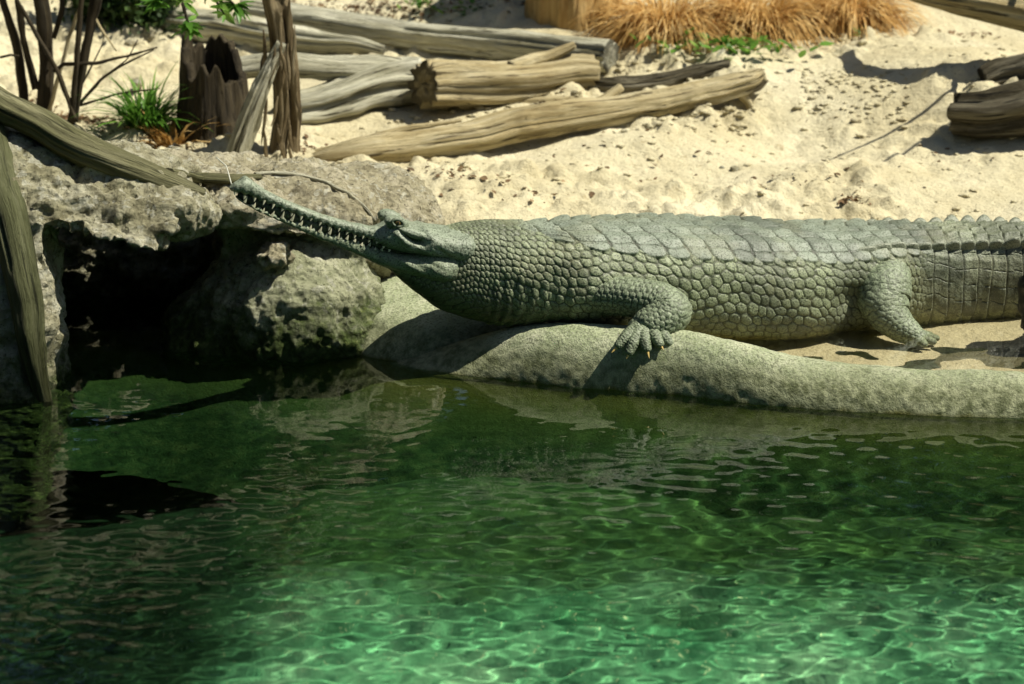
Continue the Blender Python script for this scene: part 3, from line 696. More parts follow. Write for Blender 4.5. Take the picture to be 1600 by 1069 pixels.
for s_ in (1, -1):
    t_, n_ = hp(621, 345, EYEL); pe = hw_(t_, s_*(EYEL+.004), n_-.004)
    u_, v_ = np.meshgrid(np.linspace(0, math.pi, 14), np.linspace(0, 2*math.pi, 20, endpoint=False), indexing='ij')
    sp = np.stack([np.sin(u_)*np.cos(v_), np.sin(u_)*np.sin(v_), np.cos(u_)], -1).reshape(-1, 3)
    e = mesh_obj('eye', sp*.0115, gridF(14, 20, True), EYE); e.location = pe; adopt(e, gar)
    ax = HL*s_; pu = mesh_obj('pupil', sp*np.array([.0022, .0022, .005]), gridF(14, 20, True), PUPIL, e); pu.location = Vector(ax*.0108)
    # eyelids: a raised rim above and below the eye
    an = np.linspace(0, 2*math.pi, 40, endpoint=False)
    ring = [pe+ax*.0075+HA*(.0155*math.cos(q))+HN*(.0088*math.sin(q)) for q in an]
    tn = np.linspace(0, 2*math.pi, 8, endpoint=False); vv = []
    for k, q in enumerate(an):
        rd = HA*math.cos(q)+HN*math.sin(q)
        vv += [ring[k]+rd*(.0042*math.cos(x_))+ax*(.0042*math.sin(x_)-.001) for x_ in tn]
    ff = [[k*8+j, k*8+(j+1) % 8, ((k+1) % 40)*8+(j+1) % 8, ((k+1) % 40)*8+j] for k in range(40) for j in range(8)]
    lid = mesh_obj('eyelid', vv, ff, SKIN, color=np.zeros((len(vv), 3))+[.16, .19, .13]); adopt(lid, gar)

# ------------------------------------------------------------------ logs and wood
def wood_tube(path, rads, nth=40, step=.012, rough=.10, knots=3, seed=0, lumps=.08, split=None, flat=1.0, sharp=0, wob=.22):
    pts = np.asarray(path, float); rad = np.asarray(rads, float)
    L = np.concatenate([[0], np.cumsum(np.linalg.norm(np.diff(pts, axis=0), axis=1))])
    n = max(10, int(L[-1]/step)); s = np.linspace(0, L[-1], n); k = max(1, int(n/(len(pts)*3)))
    c = np.stack([smooth1(np.interp(s, L, pts[:, i]), k) for i in range(3)], -1); r = smooth1(np.interp(s, L, rad), k)
    if wob: c = c+np.stack([vnoise(s*2.2/max(rad.mean()*10, .05), i*3.3, seed, seed+40+i) for i in range(3)], -1)*(wob*rad.mean()*np.minimum(1, np.minimum(s, s[-1]-s)/.1))[:, None]
    T = np.gradient(c, axis=0); T /= np.linalg.norm(T, axis=1, keepdims=True)
    ref = np.array([0, 0, 1.0]) if abs(T[:, 2].mean()) < .8 else np.array([0, 1.0, 0])
    u = np.cross(T, ref); u /= np.linalg.norm(u, axis=1, keepdims=True); v = np.cross(u, T)
    an = np.linspace(0, 2*math.pi, nth, endpoint=False)
    Sg, Ag = np.meshgrid(s, an, indexing='ij'); rm = float(rad.mean())
    ca, sa = np.cos(Ag), np.sin(Ag)
    d = lumps*fbm(Sg*2.2/ (rm*12), ca*.9, sa*.9+seed, 3, seed)
    d += rough*fbm(Sg*1.3, ca*4.5, sa*4.5, 4, seed+3)
    d -= rough*2.0*sst(.30, .5, fbm(Sg*1.0, ca*7, sa*7, 3, seed+4))
    rg = np.random.default_rng(seed)
    for q in range(knots):
        s0, a0 = rg.uniform(.1, .9)*L[-1], rg.uniform(-2.6, .6)
        dd = ((Sg-s0)/(rm*.5))**2+((np.angle(np.exp(1j*(Ag-a0))))/.45)**2
        d += .22*np.exp(-dd)-.20*np.exp(-dd*6)
    if sharp: d *= 1+sharp*np.exp(-(L[-1]-Sg)/.05)
    R_ = r[:, None]*(1+d)
    P = c[:, None]+u[:, None]*(R_*ca)[..., None]+v[:, None]*(R_*sa*flat)[..., None]
    g = np.stack([Sg, rm*ca*1.0, rm*sa*1.0], -1)+seed*3.7
    # ends: cut faces with rings
    Vs = [P.reshape(-1, 3)]; Gs = [g.reshape(-1, 3)]; Fs = [gridF(n, nth, True)]; base = n*nth
    for e, sg in ((0, -1), (n-1, 1)):
        rim = P[e]; ctr = rim.mean(0)
        for f_, dep in ((.62, .0), (.25, -.05), (.02, -.10)):
            ring = ctr+(rim-ctr)*f_+T[e]*sg*rm*dep*.6+T[e]*(rm*.10*vnoise(an*2.0+seed, f_*5, e))[:, None]
            Vs.append(ring); Gs.append(np.stack([np.full(nth, f_*.6), rm*f_*np.cos(an)*3, rm*f_*np.sin(an)*3], -1)+seed)
        idx = [e*nth+np.arange(nth)]+[base+k2*nth+np.arange(nth) for k2 in range(3)]; base += 3*nth
        for a_, b_ in zip(idx[:-1], idx[1:]):
            q = np.stack([a_, np.roll(a_, -1), np.roll(b_, -1), b_], -1); Fs.append(q if sg > 0 else q[:, ::-1])
    return np.concatenate(Vs), np.concatenate(Fs), np.concatenate(Gs)
def join_wood(ts):
    V, F, G, n = [], [], [], 0
    for v, f, g in ts: V.append(v); F.append(f+n); G.append(g); n += len(v)
    return np.concatenate(V), np.concatenate(F), np.concatenate(G)
def gp(px, py, r, lift=0.0):            # a point on the axis of a log lying on the ground (pixel centre, pixel radius)
    G = hit(px, py+r, lambda x, y: gz(x, y, False)+lift); y = G[1]+.25*r*m_per_px(G[1])
    return Py(px, py, y), r*m_per_px(y)
def log(name, pts, m, label, cat='log', lift=None, group=None, branches=(), **kw):
    lift = lift or [0]*len(pts)
    pr = [gp(*p[:3], lift=l) for p, l in zip(pts, lift)]
    pr = [(Py(p[0], p[1], a[1]+(p[3] if len(p) > 3 else 0)), b) for p, (a, b) in zip(pts, pr)]
    t = wood_tube([a for a, b in pr], [b for a, b in pr], **kw)
    root = empty(name, pr[0][0])
    o = mesh_obj('trunk' if branches else 'trunk', t[0], t[1], m, gco=t[2]); adopt(o, root)
    for bname, bp, bk in branches:
        yb = [Py(p[0], p[1], np.interp(p[0], *zip(*sorted((q[0], a[0][1]) for q, a in zip(pts, pr))))+p[3]) for p in bp]
        tb_ = wood_tube(yb, [p[2]*m_per_px(yb[0][1]) for p in bp], **bk); ob = mesh_obj(bname, tb_[0], tb_[1], bk.get('m', m) if False else m, gco=tb_[2]); adopt(ob, root)
    tag(root, label, cat, group); return root
LG = 'weathered logs lying on the sand bank'
log('fallen_log', [(380, 14, 18), (455, 27, 19), (600, 47, 21), (750, 66, 24), (900, 84, 25), (954, 89, 25)], WGREY, 'long smooth grey log farthest up the sand bank', group=LG, seed=1, lumps=.13, rough=.15, knots=7)
log('fallen_log', [(205, 22, 16), (340, 42, 21), (420, 56, 21), (520, 68, 17), (600, 80, 9)], WGREY, 'grey tapering log behind the stump, ending in a narrow point on the sand', group=LG, seed=2, lumps=.16, rough=.16, knots=5)
log('forked_log', [(452, 172, 27), (520, 158, 30), (590, 139, 36), (652, 127, 39)], WGREY, 'thick forked grey log with cracked bark behind the peeling trunk', group=LG, seed=3, lumps=.18, rough=.2, knots=6,
    branches=[('branch', [(345, 108, 18, .10), (450, 105, 19, .10), (540, 104, 18, .06), (620, 116, 24, .03)], dict(seed=33, lumps=.12, nth=32))])
log('sawn_log', [(662, 132, 36, -.20), (740, 127, 37, -.10), (840, 122, 35, 0), (926, 117, 31, .06)], WTAN, 'short tan log with a dark sawn end and a pale broken branch', group=LG, seed=4, lumps=.10, rough=.15, knots=5,
    branches=[('branch_stub', [(795, 108, 15, -.02), (850, 92, 11, 0), (897, 70, 6, 0)], dict(seed=44, lumps=.15, nth=24))])
log('fallen_log', [(477, 254, 9), (510, 250, 16), (560, 241, 22), (650, 224, 24), (750, 208, 25), (850, 194, 27), (930, 181, 24), (1030, 160, 21), (1120, 140, 20), (1175, 124, 17), (1192, 116, 8)], WTAN,
    'long slender tan log with torn roots nearest the reptile', group=LG, lift=[0, 0, 0, 0, 0, 0, .01, .03, .05, .07, .08], seed=5, lumps=.13, rough=.11, knots=8, sharp=3,
    branches=[('branch', [(475, 243, 6, 0), (560, 222, 6, .0), (640, 200, 5, 0), (720, 188, 3, 0)], dict(seed=55, nth=16)),
              ('branch_stub', [(915, 172, 9, .0), (945, 155, 9, .02), (970, 136, 7, .03)], dict(seed=56, nth=18)),
              ('root', [(1150, 138, 9, 0), (1170, 160, 6, -.02), (1174, 178, 3, -.03)], dict(seed=57, nth=14)),
              ('root', [(1160, 122, 9, 0), (1190, 112, 6, 0), (1196, 128, 3, -.02)], dict(seed=58, nth=14))])
log('dead_root', [(900, 132, 8), (960, 134, 12), (1030, 126, 12), (1090, 110, 12), (1138, 101, 9)], WDARK, 'dark gnarled root lying just behind the slender tan log', 'root', seed=6, lumps=.3, rough=.2)
log('wood_stub', [(1122, 95, 6), (1128, 86, 8), (1124, 76, 5)], WGREY, 'small pale stub of wood standing beside green weeds', 'wood stub', seed=16)
log('charred_log', [(1494, 182, 34), (1540, 182, 38), (1610, 172, 44), (1720, 160, 48)], WDARK, 'dark deeply grained log with a broken end lying across the sand', group=LG, lift=[0, .01, .02, .03], wob=.08, seed=7, lumps=.10, rough=.16, knots=2)
log('charred_chunk', [(1535, 130, 18), (1560, 120, 24), (1620, 118, 30), (1700, 115, 30)], WDARK, 'charred black wood chunk behind the dark grained log', 'wood chunk', seed=8, lumps=.35, rough=.3)
log('leaning_trunk', [(1395, -20, 8), (1450, -6, 14), (1530, 6, 22), (1610, 22, 26), (1760, 60, 30)], WTAN, 'pale tan trunk raised above the sand next to the dry grass', 'log', lift=[.25, .24, .22, .2, .1], seed=9, lumps=.08,
    branches=[('twig', [(1560, 20, 5, 0), (1640, -60, 4, -.15), (1700, -190, 3, -.4), (1690, -330, 2, -.7)], dict(seed=91, nth=10)),
              ('twig', [(1640, -60, 4, -.15), (1740, -140, 3, -.5), (1760, -260, 2, -.9)], dict(seed=92, nth=10))])
log('wood_fragment', [(800, 163, 7), (850, 160, 9), (910, 156, 6)], WTAN, 'small brown wood fragment between the sawn log and slender log', 'wood fragment', seed=10, nth=20)

def wood_at(name, pts, m, label, cat, group=None, **kw):     # pts: px, py, r(px), y
    P = [Py(p[0], p[1], p[3]) for p in pts]; r = [p[2]*m_per_px(p[3]) for p in pts]
    t = wood_tube(P, r, **kw); o = mesh_obj(name, t[0]-P[0], t[1], m, gco=t[2]); o.location = P[0]
    return tag(o, label, cat, group)
from mathutils.bvhtree import BVHTree
def on_mesh(obs, pts, sink=.35, deg=0):
    tr = []
    for o in obs:
        n = len(o.data.vertices); c = np.empty(n*3); o.data.vertices.foreach_get('co', c); c = c.reshape(-1, 3)+np.array(o.location)
        tr.append(BVHTree.FromPolygons(c.tolist(), [tuple(p.vertices) for p in o.data.polygons]))
    ys = []
    for px, py, r in pts:
        h_ = [t_.ray_cast(Vector(CAM), Vector(ray(px, py)).normalized()) for t_ in tr]; h_ = [q for q in h_ if q[0] is not None]
        ys.append(min(h_, key=lambda q: q[3])[0][1] if h_ else np.nan)
    ys = np.array(ys); ok = ~np.isnan(ys); ys = np.interp(np.arange(len(ys)), np.arange(len(ys))[ok], ys[ok]) if ok.any() else np.full(len(pts), .2)
    if deg: ys = np.minimum(np.polyval(np.polyfit(np.arange(len(ys)), ys, deg), np.arange(len(ys))), 9)
    return [(p[0], p[1], p[2], float(y)-sink*p[2]*m_per_px(y)) for p, y in zip(pts, ys)]
wood_at('driftwood_beam', on_mesh([ledge], [(-60, 122, 24), (0, 170, 28), (50, 194, 30), (100, 218, 31), (150, 240, 31), (200, 262, 30), (260, 286, 26), (318, 304, 12)], .35, 2), WOLIVE, 'smooth olive driftwood beam lying down the top of the rock ledge', 'driftwood', seed=11, lumps=.06, rough=.05, knots=2, flat=.8)
wood_at('driftwood_board', on_mesh([ledge, srock], [(262, 268, 10), (310, 278, 15), (360, 281, 15), (405, 276, 8)], .8), WOLIVE, 'flat olive driftwood piece at the low end of the beam', 'driftwood', seed=12, lumps=.08, rough=.04, flat=.55)
wood_at('driftwood_post', on_mesh([ledge], [(-20, 190, 24), (-6, 260, 27), (10, 330, 29), (24, 400, 28), (34, 450, 26), (46, 510, 22), (58, 570, 18), (72, 650, 12)], .45, 2), WMOSS, 'slanting mossy driftwood post propped on the pillar beside the cave mouth', 'driftwood', seed=13, lumps=.08, rough=.08)
yb = gp(440, 250, 18)[0][1]
wood_at('grey_branch', [(362, 268, 15, yb-.05), (378, 220, 17, yb-.05), (398, 165, 15, yb-.04), (420, 112, 12, yb-.03), (440, 66, 7, yb-.02)], WGREY, 'bare grey branch leaning on the peeling trunk', 'branch', seed=14, lumps=.14, rough=.16)
# standing trunk with peeling bark strips
root = empty('peeling_trunk', Py(446, 262, yb)); tag(root, 'upright brown trunk with shaggy peeling bark beside the stump', 'tree trunk')
P = [(448, 268, 25), (446, 200, 21), (442, 130, 20), (436, 60, 21), (428, 0, 24), (420, -120, 26), (415, -420, 24)]
t = wood_tube([Py(a, b, yb+.04) for a, b, r in P], [r*m_per_px(yb) for a, b, r in P], seed=15, lumps=.16, rough=.22, knots=4, step=.01); adopt(mesh_obj('trunk', *t[:2], PEEL, gco=t[2]), root)
rg = np.random.default_rng(3)
for k in range(24):
    x0 = rg.uniform(408, 470); y0 = rg.uniform(-10, 230); ln = rg.uniform(25, 95); cur = rg.uniform(-14, 14)
    pts = [Py(x0+cur*q*q+rg.uniform(-2, 2), y0+ln*q, yb-.055+.03*abs(x0-440)/30+.02*q*q*rg.uniform(-1, .2)) for q in np.linspace(0, 1, 5)]
    t = wood_tube(pts, [.002, .006, .007, .005, .001], nth=8, step=.02, seed=200+k, flat=.35, knots=0); adopt(mesh_obj('bark_strip', *t[:2], PEEL, gco=t[2]), root)
# hollow stump
sb = gp(338, 232, 8)[0]
nth, nz = 90, 46; an = np.linspace(0, 2*math.pi, nth, endpoint=False); uz = np.linspace(0, 1, nz)
def stump(name, ctr, r0, r1, hgt, rim, m, label, seed, hollow=.72, cat='stump', tilt=0):
    top = hgt*(1+tilt*(np.cos(an-2.5)-1)*.5+rim*fbm(np.cos(an)*1.6, np.sin(an)*1.6, seed, 3, seed))+.15*hgt*rim*fbm(np.cos(an)*7, np.sin(an)*7, 0, 2, seed+1)
    rings = []; gg = []
    for inner in (0, 1):
        for q in (uz if not inner else uz[::-1]):
            rr = (r0+(r1-r0)*q**.5)*(1+.10*fbm(np.cos(an)*1.5, np.sin(an)*1.5, q*1.2, 3, seed+2)+.06*fbm(np.cos(an)*6, np.sin(an)*6, q*1.0, 3, seed+3)+.35*max(0, .25-q)*np.abs(np.cos(an*2.5+1)))
            if inner: rr = rr*(hollow+.05*vnoise(np.cos(an)*4, np.sin(an)*4, q*4, seed)); zz = top*(.12+.88*q) if hollow < .95 else top*q
            else: zz = top*q
            rings.append(np.stack([ctr[0]+rr*np.cos(an), ctr[1]+rr*np.sin(an), ctr[2]-.03+zz], -1)); gg.append(np.stack([zz, rr*np.cos(an), rr*np.sin(an)], -1)+seed)
    last = rings[-1]; c_in = last.mean(0); rings.append(c_in+(last-c_in)*.03); gg.append(gg[-1])
    V = np.stack(rings); o = mesh_obj(name, V.reshape(-1, 3)-ctr, gridF(len(rings), nth, True), m, gco=np.stack(gg).reshape(-1, 3)); o.location = ctr
    return tag(o, label, cat)
stump('hollow_stump', Py(338, 226, sb[1]+.12), .150, .105, .40, .16, BARK, 'dark hollow broken stump between the bare shrub and grey branch', 301, tilt=.42)
pc = hit(902, 54, lambda x, y: gz(x, y, False)); sm = stump('sawn_stump', np.array([pc[0], pc[1]+.17, pc[2]]), .185, .18, .75, .02, WCUT, 'broad tan sawn stump standing at the head of the bank', 302, .97)

# ------------------------------------------------------------------ dark thing at the far right, root over the rock, wires
db = rock('dark_boulder', [('e', (0, 0, 0), (.115, .12, .125), (0, .2, 0)), ('e', (.16, .04, -.03), (.16, .16, .14), (0, 0, 0)), ('e', (.10, .02, -.10), (.15, .14, .08), (0, 0, 0))], m_plain('black_wet_rock', (.010, .0105, .008), .55, .4, .5, 20), voxel=.01, amp=(.016, .010), freq=(7, 24), seed=97)
db.location = Py(1662, 462, .32); tag(db, 'smooth black boulder at the end of the kerb beside the tail', 'boulder')
rt = on_mesh([srock, ledge], [(398, 272, 3), (430, 270, 3.5), (470, 274, 3.5), (510, 285, 3.2), (545, 303, 3), (570, 324, 3), (584, 346, 3.5)], 1.5)
wood_at('thin_root', rt, WGREY, 'thin grey root curving over the sandy rock behind the snout', 'root', seed=17, nth=10, knots=0)
for pts, lb in (([(165, 236, 1.0, .12), (178, 246, 1.0, .12), (183, 266, 1.0, .13)], 'short pale wire loop around the driftwood beam'), ([(338, 246, 1.0, .30), (354, 260, 1.0, .26), (362, 290, 1.0, .22)], 'pale wire rising from the rock beside the snout tip')):
    wood_at('wire', pts, WIRE, lb, 'wire', seed=18, nth=8, knots=0, rough=0, lumps=0)

# ------------------------------------------------------------------ stones on the bank
for k, (px, py, r, sx_, lb) in enumerate(((228, 22, 17, 1.5, 'pale rounded stone beside the dark undergrowth'), (238, 52, 14, 1.4, 'tan stone under the pale stone beside the undergrowth'), (205, 66, 9, 1.4, 'small tan pebble below the stones by the undergrowth'),
        (1150, 264, 7, 1.8, 'flat brown clod lying alone on open sand'), (1128, 262, 4, 1.3, 'small round clod next to the flat brown clod'), (215, 128, 8, 3.2, 'flat stone slab half sunk in the sand behind the bare shrub'))):
    g_ = hit(px, py+r*.8, lambda x, y: gz(x, y, False)); rw = r*m_per_px(g_[1])
    o = rock('stone', [('e', (0, 0, 0), (rw*sx_, rw*1.1, rw), (0, .1, .3*k))], SROCK, voxel=max(.004, rw/9), amp=(rw*.25, rw*.12), freq=(.9/rw*.6, 2/rw), seed=400+k)
    o.location = (g_[0], g_[1]+rw*.5, g_[2]+rw*.5); tag(o, lb, 'stone')

# ------------------------------------------------------------------ grasses, leaves, shrubs
def blades(n, rad, ln, wd, droop, seed, up=(.5, 1.0), seg=6, bias=(0, 0)):
    g = np.random.default_rng(seed); V, F = [], []
    for k in range(n):
        az = g.uniform(0, 2*math.pi); r = rad*math.sqrt(g.random())*.55; b = np.array([r*math.cos(az), r*math.sin(az), -.01])
        az2 = az+g.normal(0, .5); el = g.uniform(*up)*math.pi/2; L = ln*g.uniform(.55, 1.15); dirh = np.array([math.cos(az2)+bias[0], math.sin(az2)+bias[1], 0])
        p = b.copy(); sd = np.array([-dirh[1], dirh[0], 0.0]); sd /= np.linalg.norm(sd)+1e-6; ww = wd*g.uniform(.6, 1.3); base = len(V); dr = droop*g.uniform(.6, 1.4); tw = g.uniform(-.8, .8)
        for q in range(seg+1):
            f = q/seg; w_ = ww*(1-f**1.5)+.0003; s2 = sd*math.cos(tw*f)+np.array([0, 0, 1])*math.sin(tw*f)
            V += [p+s2*w_, p-s2*w_]
            e = el-dr*f; p = p+(dirh*math.cos(e)+np.array([0, 0, 1])*math.sin(e))*(L/seg)
            p[2] = max(p[2], .003)
        F += [[base+2*q, base+2*q+1, base+2*q+3, base+2*q+2] for q in range(seg)]
    return np.array(V), F
for k, (px, py, sc_, lb) in enumerate(((1045, 74, .44, 'golden dry grass tussock nearest the sawn stump'), (1185, 66, .46, 'golden dry grass tussock in the middle above the green weeds'), (1330, 52, .42, 'golden dry grass tussock nearest the raised pale trunk'))):
    c = hit(px, py, lambda x, y: gz(x, y, False)); V, F = blades(1000, .20, sc_*.92, .0036, 2.6, 500+k, (.5, 1.0), 7)
    o = mesh_obj('grass_tussock', V, F, GOLD); o.location = (c[0], c[1]+.16, c[2]); tag(o, lb, 'grass', 'golden dry grass tussocks')
for k, (px, py, sc_, n, lb) in enumerate(((225, 226, .19, 220, 'bright green grass tuft at the foot of the stump'), (270, 240, .15, 130, 'yellowing grass tuft beside the bright green tuft'))):
    c = hit(px, py, lambda x, y: gz(x, y, False)); V, F = blades(n, .10, sc_*1.3, .006, 1.3, 520+k, (.3, .95), 5)
    o = mesh_obj('grass_tuft', V, F, GREEN if k == 0 else GOLD); o.location = (c[0], c[1]+.05, c[2]+.06*(k == 0)); tag(o, lb, 'grass')
def leafmesh(name, m, n=6):
    u = np.linspace(0, 1, n); w_ = .16*np.sin(np.pi*u**.8)**.9+.004; V = []
    for a_, b_ in zip(u, w_): V += [(-b_, a_, .05*b_/.16+.10*a_*a_*-1), (0, a_, -.10*a_*a_), (b_, a_, .05*b_/.16-.10*a_*a_)]
    F = [[3*q+j, 3*q+j+1, 3*q+j+4, 3*q+j+3] for q in range(n-1) for j in (0, 1)]
    me = bpy.data.meshes.new(name); me.from_pydata(V, [], F); me.polygons.foreach_set('use_smooth', [True]*len(F)); me.materials.append(m); return me
LM = leafmesh('leaf', GREEN)
# overhanging leafy branch
yl = 1.75
root = empty('leafy_branch', Py(300, -60, yl)); tag(root, 'leafy green branch hanging over the grey log from above', 'branch')
stems = [[(300, -120), (290, -40), (285, 10)], [(290, -60), (330, -10), (350, 22)], [(290, -50), (258, -5), (240, 12)], [(285, 5), (292, 30), (300, 48)], [(330, -30), (362, 4), (372, 12)]]
g = np.random.default_rng(8)
for st in stems:
    pts = [Py(a, b, yl+g.uniform(-.06, .06)) for a, b in st]; t = wood_tube(pts, [.006, .0045, .003], nth=8, step=.02, seed=18, knots=0); adopt(mesh_obj('stem', *t[:2], BARK, gco=t[2]), root)
    for q in range(26):
        f = g.uniform(.45, 1.02)*2; i = min(1, int(f)); p = pts[i]+(pts[i+1]-pts[i])*(f-i)
        o = bpy.data.objects.new('leaf', LM); COL.objects.link(o); o.parent = root; o.location = Vector(p)-root.location
        o.rotation_euler = (g.uniform(-1.0, .5), g.uniform(-.8, .8), g.uniform(0, 6.28)); sc_ = g.uniform(.035, .075); o.scale = (sc_, sc_, sc_)
# low green weeds by the tussocks
for k, (px, py, n, lb) in enumerate(((1110, 82, 70, 'low green weed patch under the dry grass'), (1172, 92, 60, 'low green weed patch spreading onto the sand below the tussocks'), (1365, 68, 18, 'tiny green weed at the foot of the farthest tussock'), (655, 22, 26, 'small green weed behind the long smooth grey log'), (725, 30, 26, 'second small green weed behind the long smooth grey log'))):
    c = hit(px, py, lambda x, y: gz(x, y, False)); root = empty('weed', (c[0], c[1]+.03, c[2])); tag(root, lb, 'weed')
    for q in range(n):
        o = bpy.data.objects.new('leaf', LM); COL.objects.link(o); o.parent = root; big = n > 30
        o.rotation_euler = (g.uniform(-.2, .9), g.uniform(-.5, .5), g.uniform(0, 6.28)); sc_ = g.uniform(.03, .07)*(1 if big else .7); o.scale = (sc_*1.5, sc_, sc_)
        o.location = (g.normal(0, .10 if big else .04), g.normal(0, .08 if big else .03), g.uniform(.01, .06))
from mathutils import Euler
lv = np.array([v.co[:] for v in LM.vertices]); lf = [list(p.vertices) for p in LM.polygons]
# bare dark shrub on the left
bs = hit(90, 215, lambda x, y: gz(x, y, False)); yS = bs[1]
root = empty('bare_shrub', bs); tag(root, 'bare dark multi stemmed shrub with thin twigs behind the rock ledge', 'shrub')
SH = [[(40, 200, 8), (28, 80, 7), (4, 0, 6), (-20, -150, 4)], [(66, 205, 14), (74, 100, 12), (64, 0, 13), (60, -200, 10)], [(112, 200, 8), (128, 110, 9), (142, 50, 9), (150, 0, 10), (170, -200, 9)], [(112, 195, 5), (118, 110, 5), (122, 60, 5), (132, -60, 4)],
      [(118, 190, 4), (90, 110, 3.5), (52, 45, 3), (24, -5, 2.5)], [(84, 112, 3), (100, 100, 3), (150, 99, 2.5), (205, 86, 2), (246, 74, 1.2)], [(118, 170, 3), (160, 122, 2.5), (185, 105, 2), (240, 78, 1)], [(125, 165, 2.5), (185, 146, 2), (250, 138, 1)],
      [(70, 198, 4), (94, 112, 3.5), (112, 46, 3), (132, -10, 2.5)], [(182, 80, 1), (160, 48, 2), (140, 14, 2)], [(54, 140, 4), (36, 70, 3), (24, -10, 3)], [(60, 140, 3), (38, 62, 3), (36, 30, 3), (20, -20, 2)], [(84, 60, 4), (96, 20, 4), (100, -60, 3)],
      [(160, 122, 1.5), (200, 92, 1), (215, 62, .8)], [(118, 150, 2), (135, 120, 1.5), (160, 70, 1), (165, 40, .8)], [(0, 90, 2), (16, 86, 2), (30, 88, 2)]]
for k, st in enumerate(SH):
    dy = g.uniform(-.12, .12)
    pts = [Py(a, b, yS+dy) for a, b, r in st]; t = wood_tube(pts, [r*m_per_px(yS) for a, b, r in st], nth=10, step=.02, seed=600+k, lumps=.2, knots=1)
    adopt(mesh_obj('stem' if st[0][2] > 3.4 else 'twig', *t[:2], BARK if k not in (8, 9) else WTAN, gco=t[2]), root)

def shrub(name, label, ctr, rad, n, leaf, seed, m=DKLEAF, cat='shrub', group=None):
    g = np.random.default_rng(seed); root = empty(name, ctr)
    cl = g.normal(size=(26, 3)); cl /= np.linalg.norm(cl, axis=1)[:, None]; cl *= g.uniform(.35, .95, (26, 1)); cl[:, 2] = np.abs(cl[:, 2])*.9+.05
    P = cl[g.integers(0, 26, n)]+g.normal(0, .17, (n, 3)); P = P*np.asarray(rad)
    d = g.normal(size=(n, 3)); d /= np.linalg.norm(d, axis=1)[:, None]; e = np.cross(d, g.normal(size=(n, 3))); e /= np.linalg.norm(e, axis=1)[:, None]
    L = leaf*g.uniform(.6, 1.3, (n, 1)); V = np.stack([P, P+d*L*.5+e*L*.22, P+d*L, P+d*L*.5-e*L*.22], 1).reshape(-1, 3)
    V[:, 2] = np.maximum(V[:, 2], .01)
    o = mesh_obj('crown', V, np.arange(n*4).reshape(-1, 4), m, root)
    for k in range(4):
        c = cl[k]*np.asarray(rad); t = wood_tube([(0.05*k, .03*k, -.05), tuple(c*.5+[0, 0, .0]), tuple(c)], [.04, .03, .012], nth=10, step=.05, seed=seed+k); mesh_obj('stem', *t[:2], BARK, root, gco=t[2])
    return tag(root, label, cat, group)
c = hit(185, 62, lambda x, y: gz(x, y, False)); shrub('undergrowth', 'dark leafy undergrowth in shade behind the bare shrub', (c[0], c[1]+.15, float(gz(c[0], c[1]+.15, False))-.03), (.24, .2, .42), 5500, .04, 701)
c = hit(30, 40, lambda x, y: gz(x, y, False)); shrub('undergrowth', 'dark undergrowth at the back of the bare shrub beside the pale sand', (c[0]-.45, c[1]+.30, float(gz(c[0]-.45, c[1]+.3, False))-.03), (.30, .2, .5), 3000, .045, 702)
BG = 'tall shrubs along the top of the bank'
for k, (x, y, r, hgt) in enumerate(((-3.6, 5.6, 1.7, 5.2), (-1.5, 6.4, 1.9, 6.6), (.6, 6.9, 1.9, 6.2), (2.6, 7.2, 1.9, 6.4), (4.8, 7.6, 1.9, 6.2), (-5.6, 4.0, 1.8, 5.0))):
    shrub('tall_shrub', 'tall dark evergreen shrub growing on the bank above the logs', (x, y, float(gz(x, y, False))-.1), (r, 1.1, hgt), 11000, .20, 710+k, cat='shrub', group=BG)

for k, (x, y, r, hgt) in enumerate(((-4.6, .6, 1.3, 5.0), (-5.4, -2.2, 1.6, 5.5), (-5.6, -5.2, 1.7, 5.5), (-3.6, -9.6, 1.9, 6.0), (-.8, -10.2, 1.9, 6.0), (2.0, -10.0, 1.9, 6.0), (4.8, -9.2, 1.9, 6.0))):  # unseen shrubs added left of and behind the camera to block skylight
    shrub('tall_shrub', 'tall dark evergreen shrub, unseen, added to block skylight around the pool', (x, y, float(gz(x, y, False))-.1), (r, 1.3, hgt), 9000, .26, 740+k, cat='shrub', group='unseen tall shrubs added to block skylight')

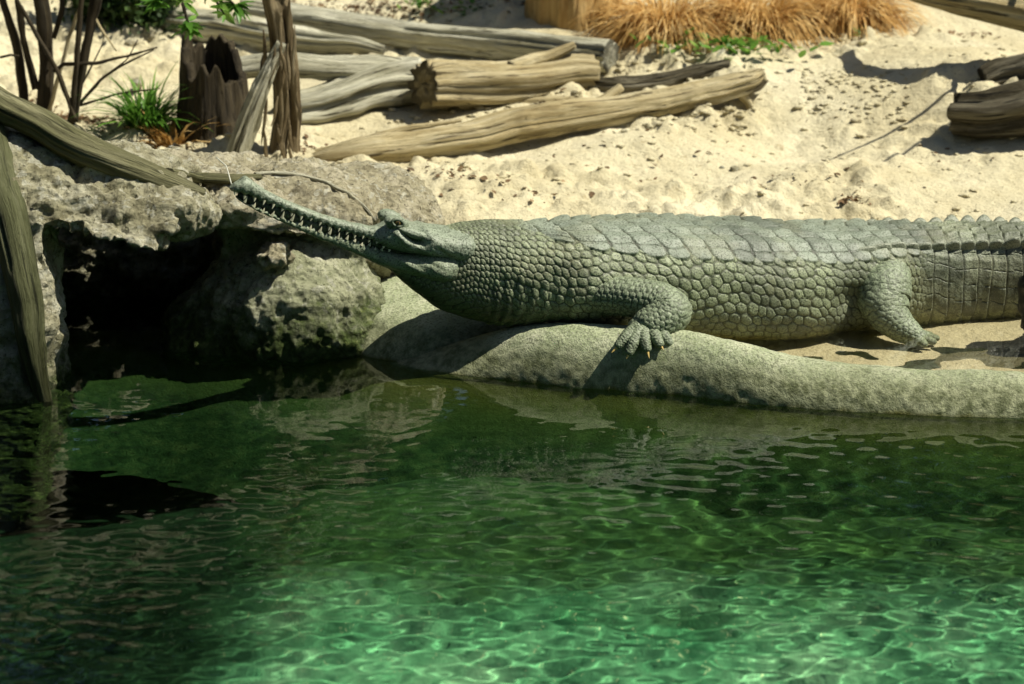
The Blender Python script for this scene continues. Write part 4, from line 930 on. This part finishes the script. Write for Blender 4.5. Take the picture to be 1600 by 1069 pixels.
# ------------------------------------------------------------------ litter: crumbs, leaf bits and clods scattered on the sand
g = np.random.default_rng(15); V, F, nv = [], [], 0
spots = [(560, 8, 120, 18, 320), (700, 12, 120, 16, 320), (120, 192, 60, 12, 260), (40, 168, 50, 14, 160), (215, 215, 60, 12, 160), (690, 300, 60, 18, 50), (800, 320, 100, 12, 40), (1330, 325, 22, 6, 40), (1230, 300, 110, 14, 36), (940, 280, 10, 6, 16), (880, 172, 60, 8, 60), (1000, 240, 240, 40, 40), (1400, 250, 150, 40, 24), (470, 255, 30, 15, 50), (1500, 60, 60, 10, 50)]
for (cx, cy, rx, ry, n) in spots:
    for q in range(n):
        p = hit(cx+g.normal(0, rx*.6), cy+g.normal(0, ry*.6), lambda x, y: gz(x, y, False), 6.5, 11.5); p[2] = float(gz(p[0], p[1])); Rm = np.array(Euler((g.uniform(-.7, .7), g.uniform(-.7, .7), g.uniform(0, 6.28))).to_matrix()); sc_ = g.uniform(.008, .030)
        V.append((lv*sc_*[2.2*g.uniform(.4, 1), 1, 1.5]) @ Rm.T+p+[0, 0, .006]); F += [[i+nv for i in f] for f in lf]; nv += len(lv)
tag(mesh_obj('leaf_litter', np.concatenate(V), F, LITTER), 'brown dry leaf bits scattered over the sand bank', 'leaf litter', kind='stuff')
bm = bmesh.new(); bmesh.ops.create_icosphere(bm, subdivisions=2, radius=1); bmv = np.array([v.co[:] for v in bm.verts]); bmf = [[v.index for v in f.verts] for f in bm.faces]; bm.free()
V, F, nv = [], [], 0
for q in range(1200):
    if q < 500: x, y = g.uniform(-1.0, 2.3), g.uniform(1.0, 3.4)
    else:
        p = hit(*[(g.uniform(600, 1000), g.uniform(160, 200)), (g.uniform(960, 1180), g.uniform(175, 220)), (g.uniform(1250, 1420), g.uniform(110, 200)), (g.uniform(950, 1100), g.uniform(50, 120))][q % 4], lambda x, y: gz(x, y, False), 7.0, 11.0); x, y = p[0], p[1]
    r = min(.017, .002+abs(g.normal(0, .0042))); b_ = bmv*(1+.28*g.normal(size=(len(bmv), 1)))*r*[1.5, 1.1, .7]
    V.append(b_+[x, y, float(gz(x, y))+r*.3]); F += [[i+nv for i in f] for f in bmf]; nv += len(bmv)
tag(mesh_obj('sand_clods', np.concatenate(V), F, SAND), 'crumbly sand clods scattered over the bank', 'sand clods', kind='stuff')
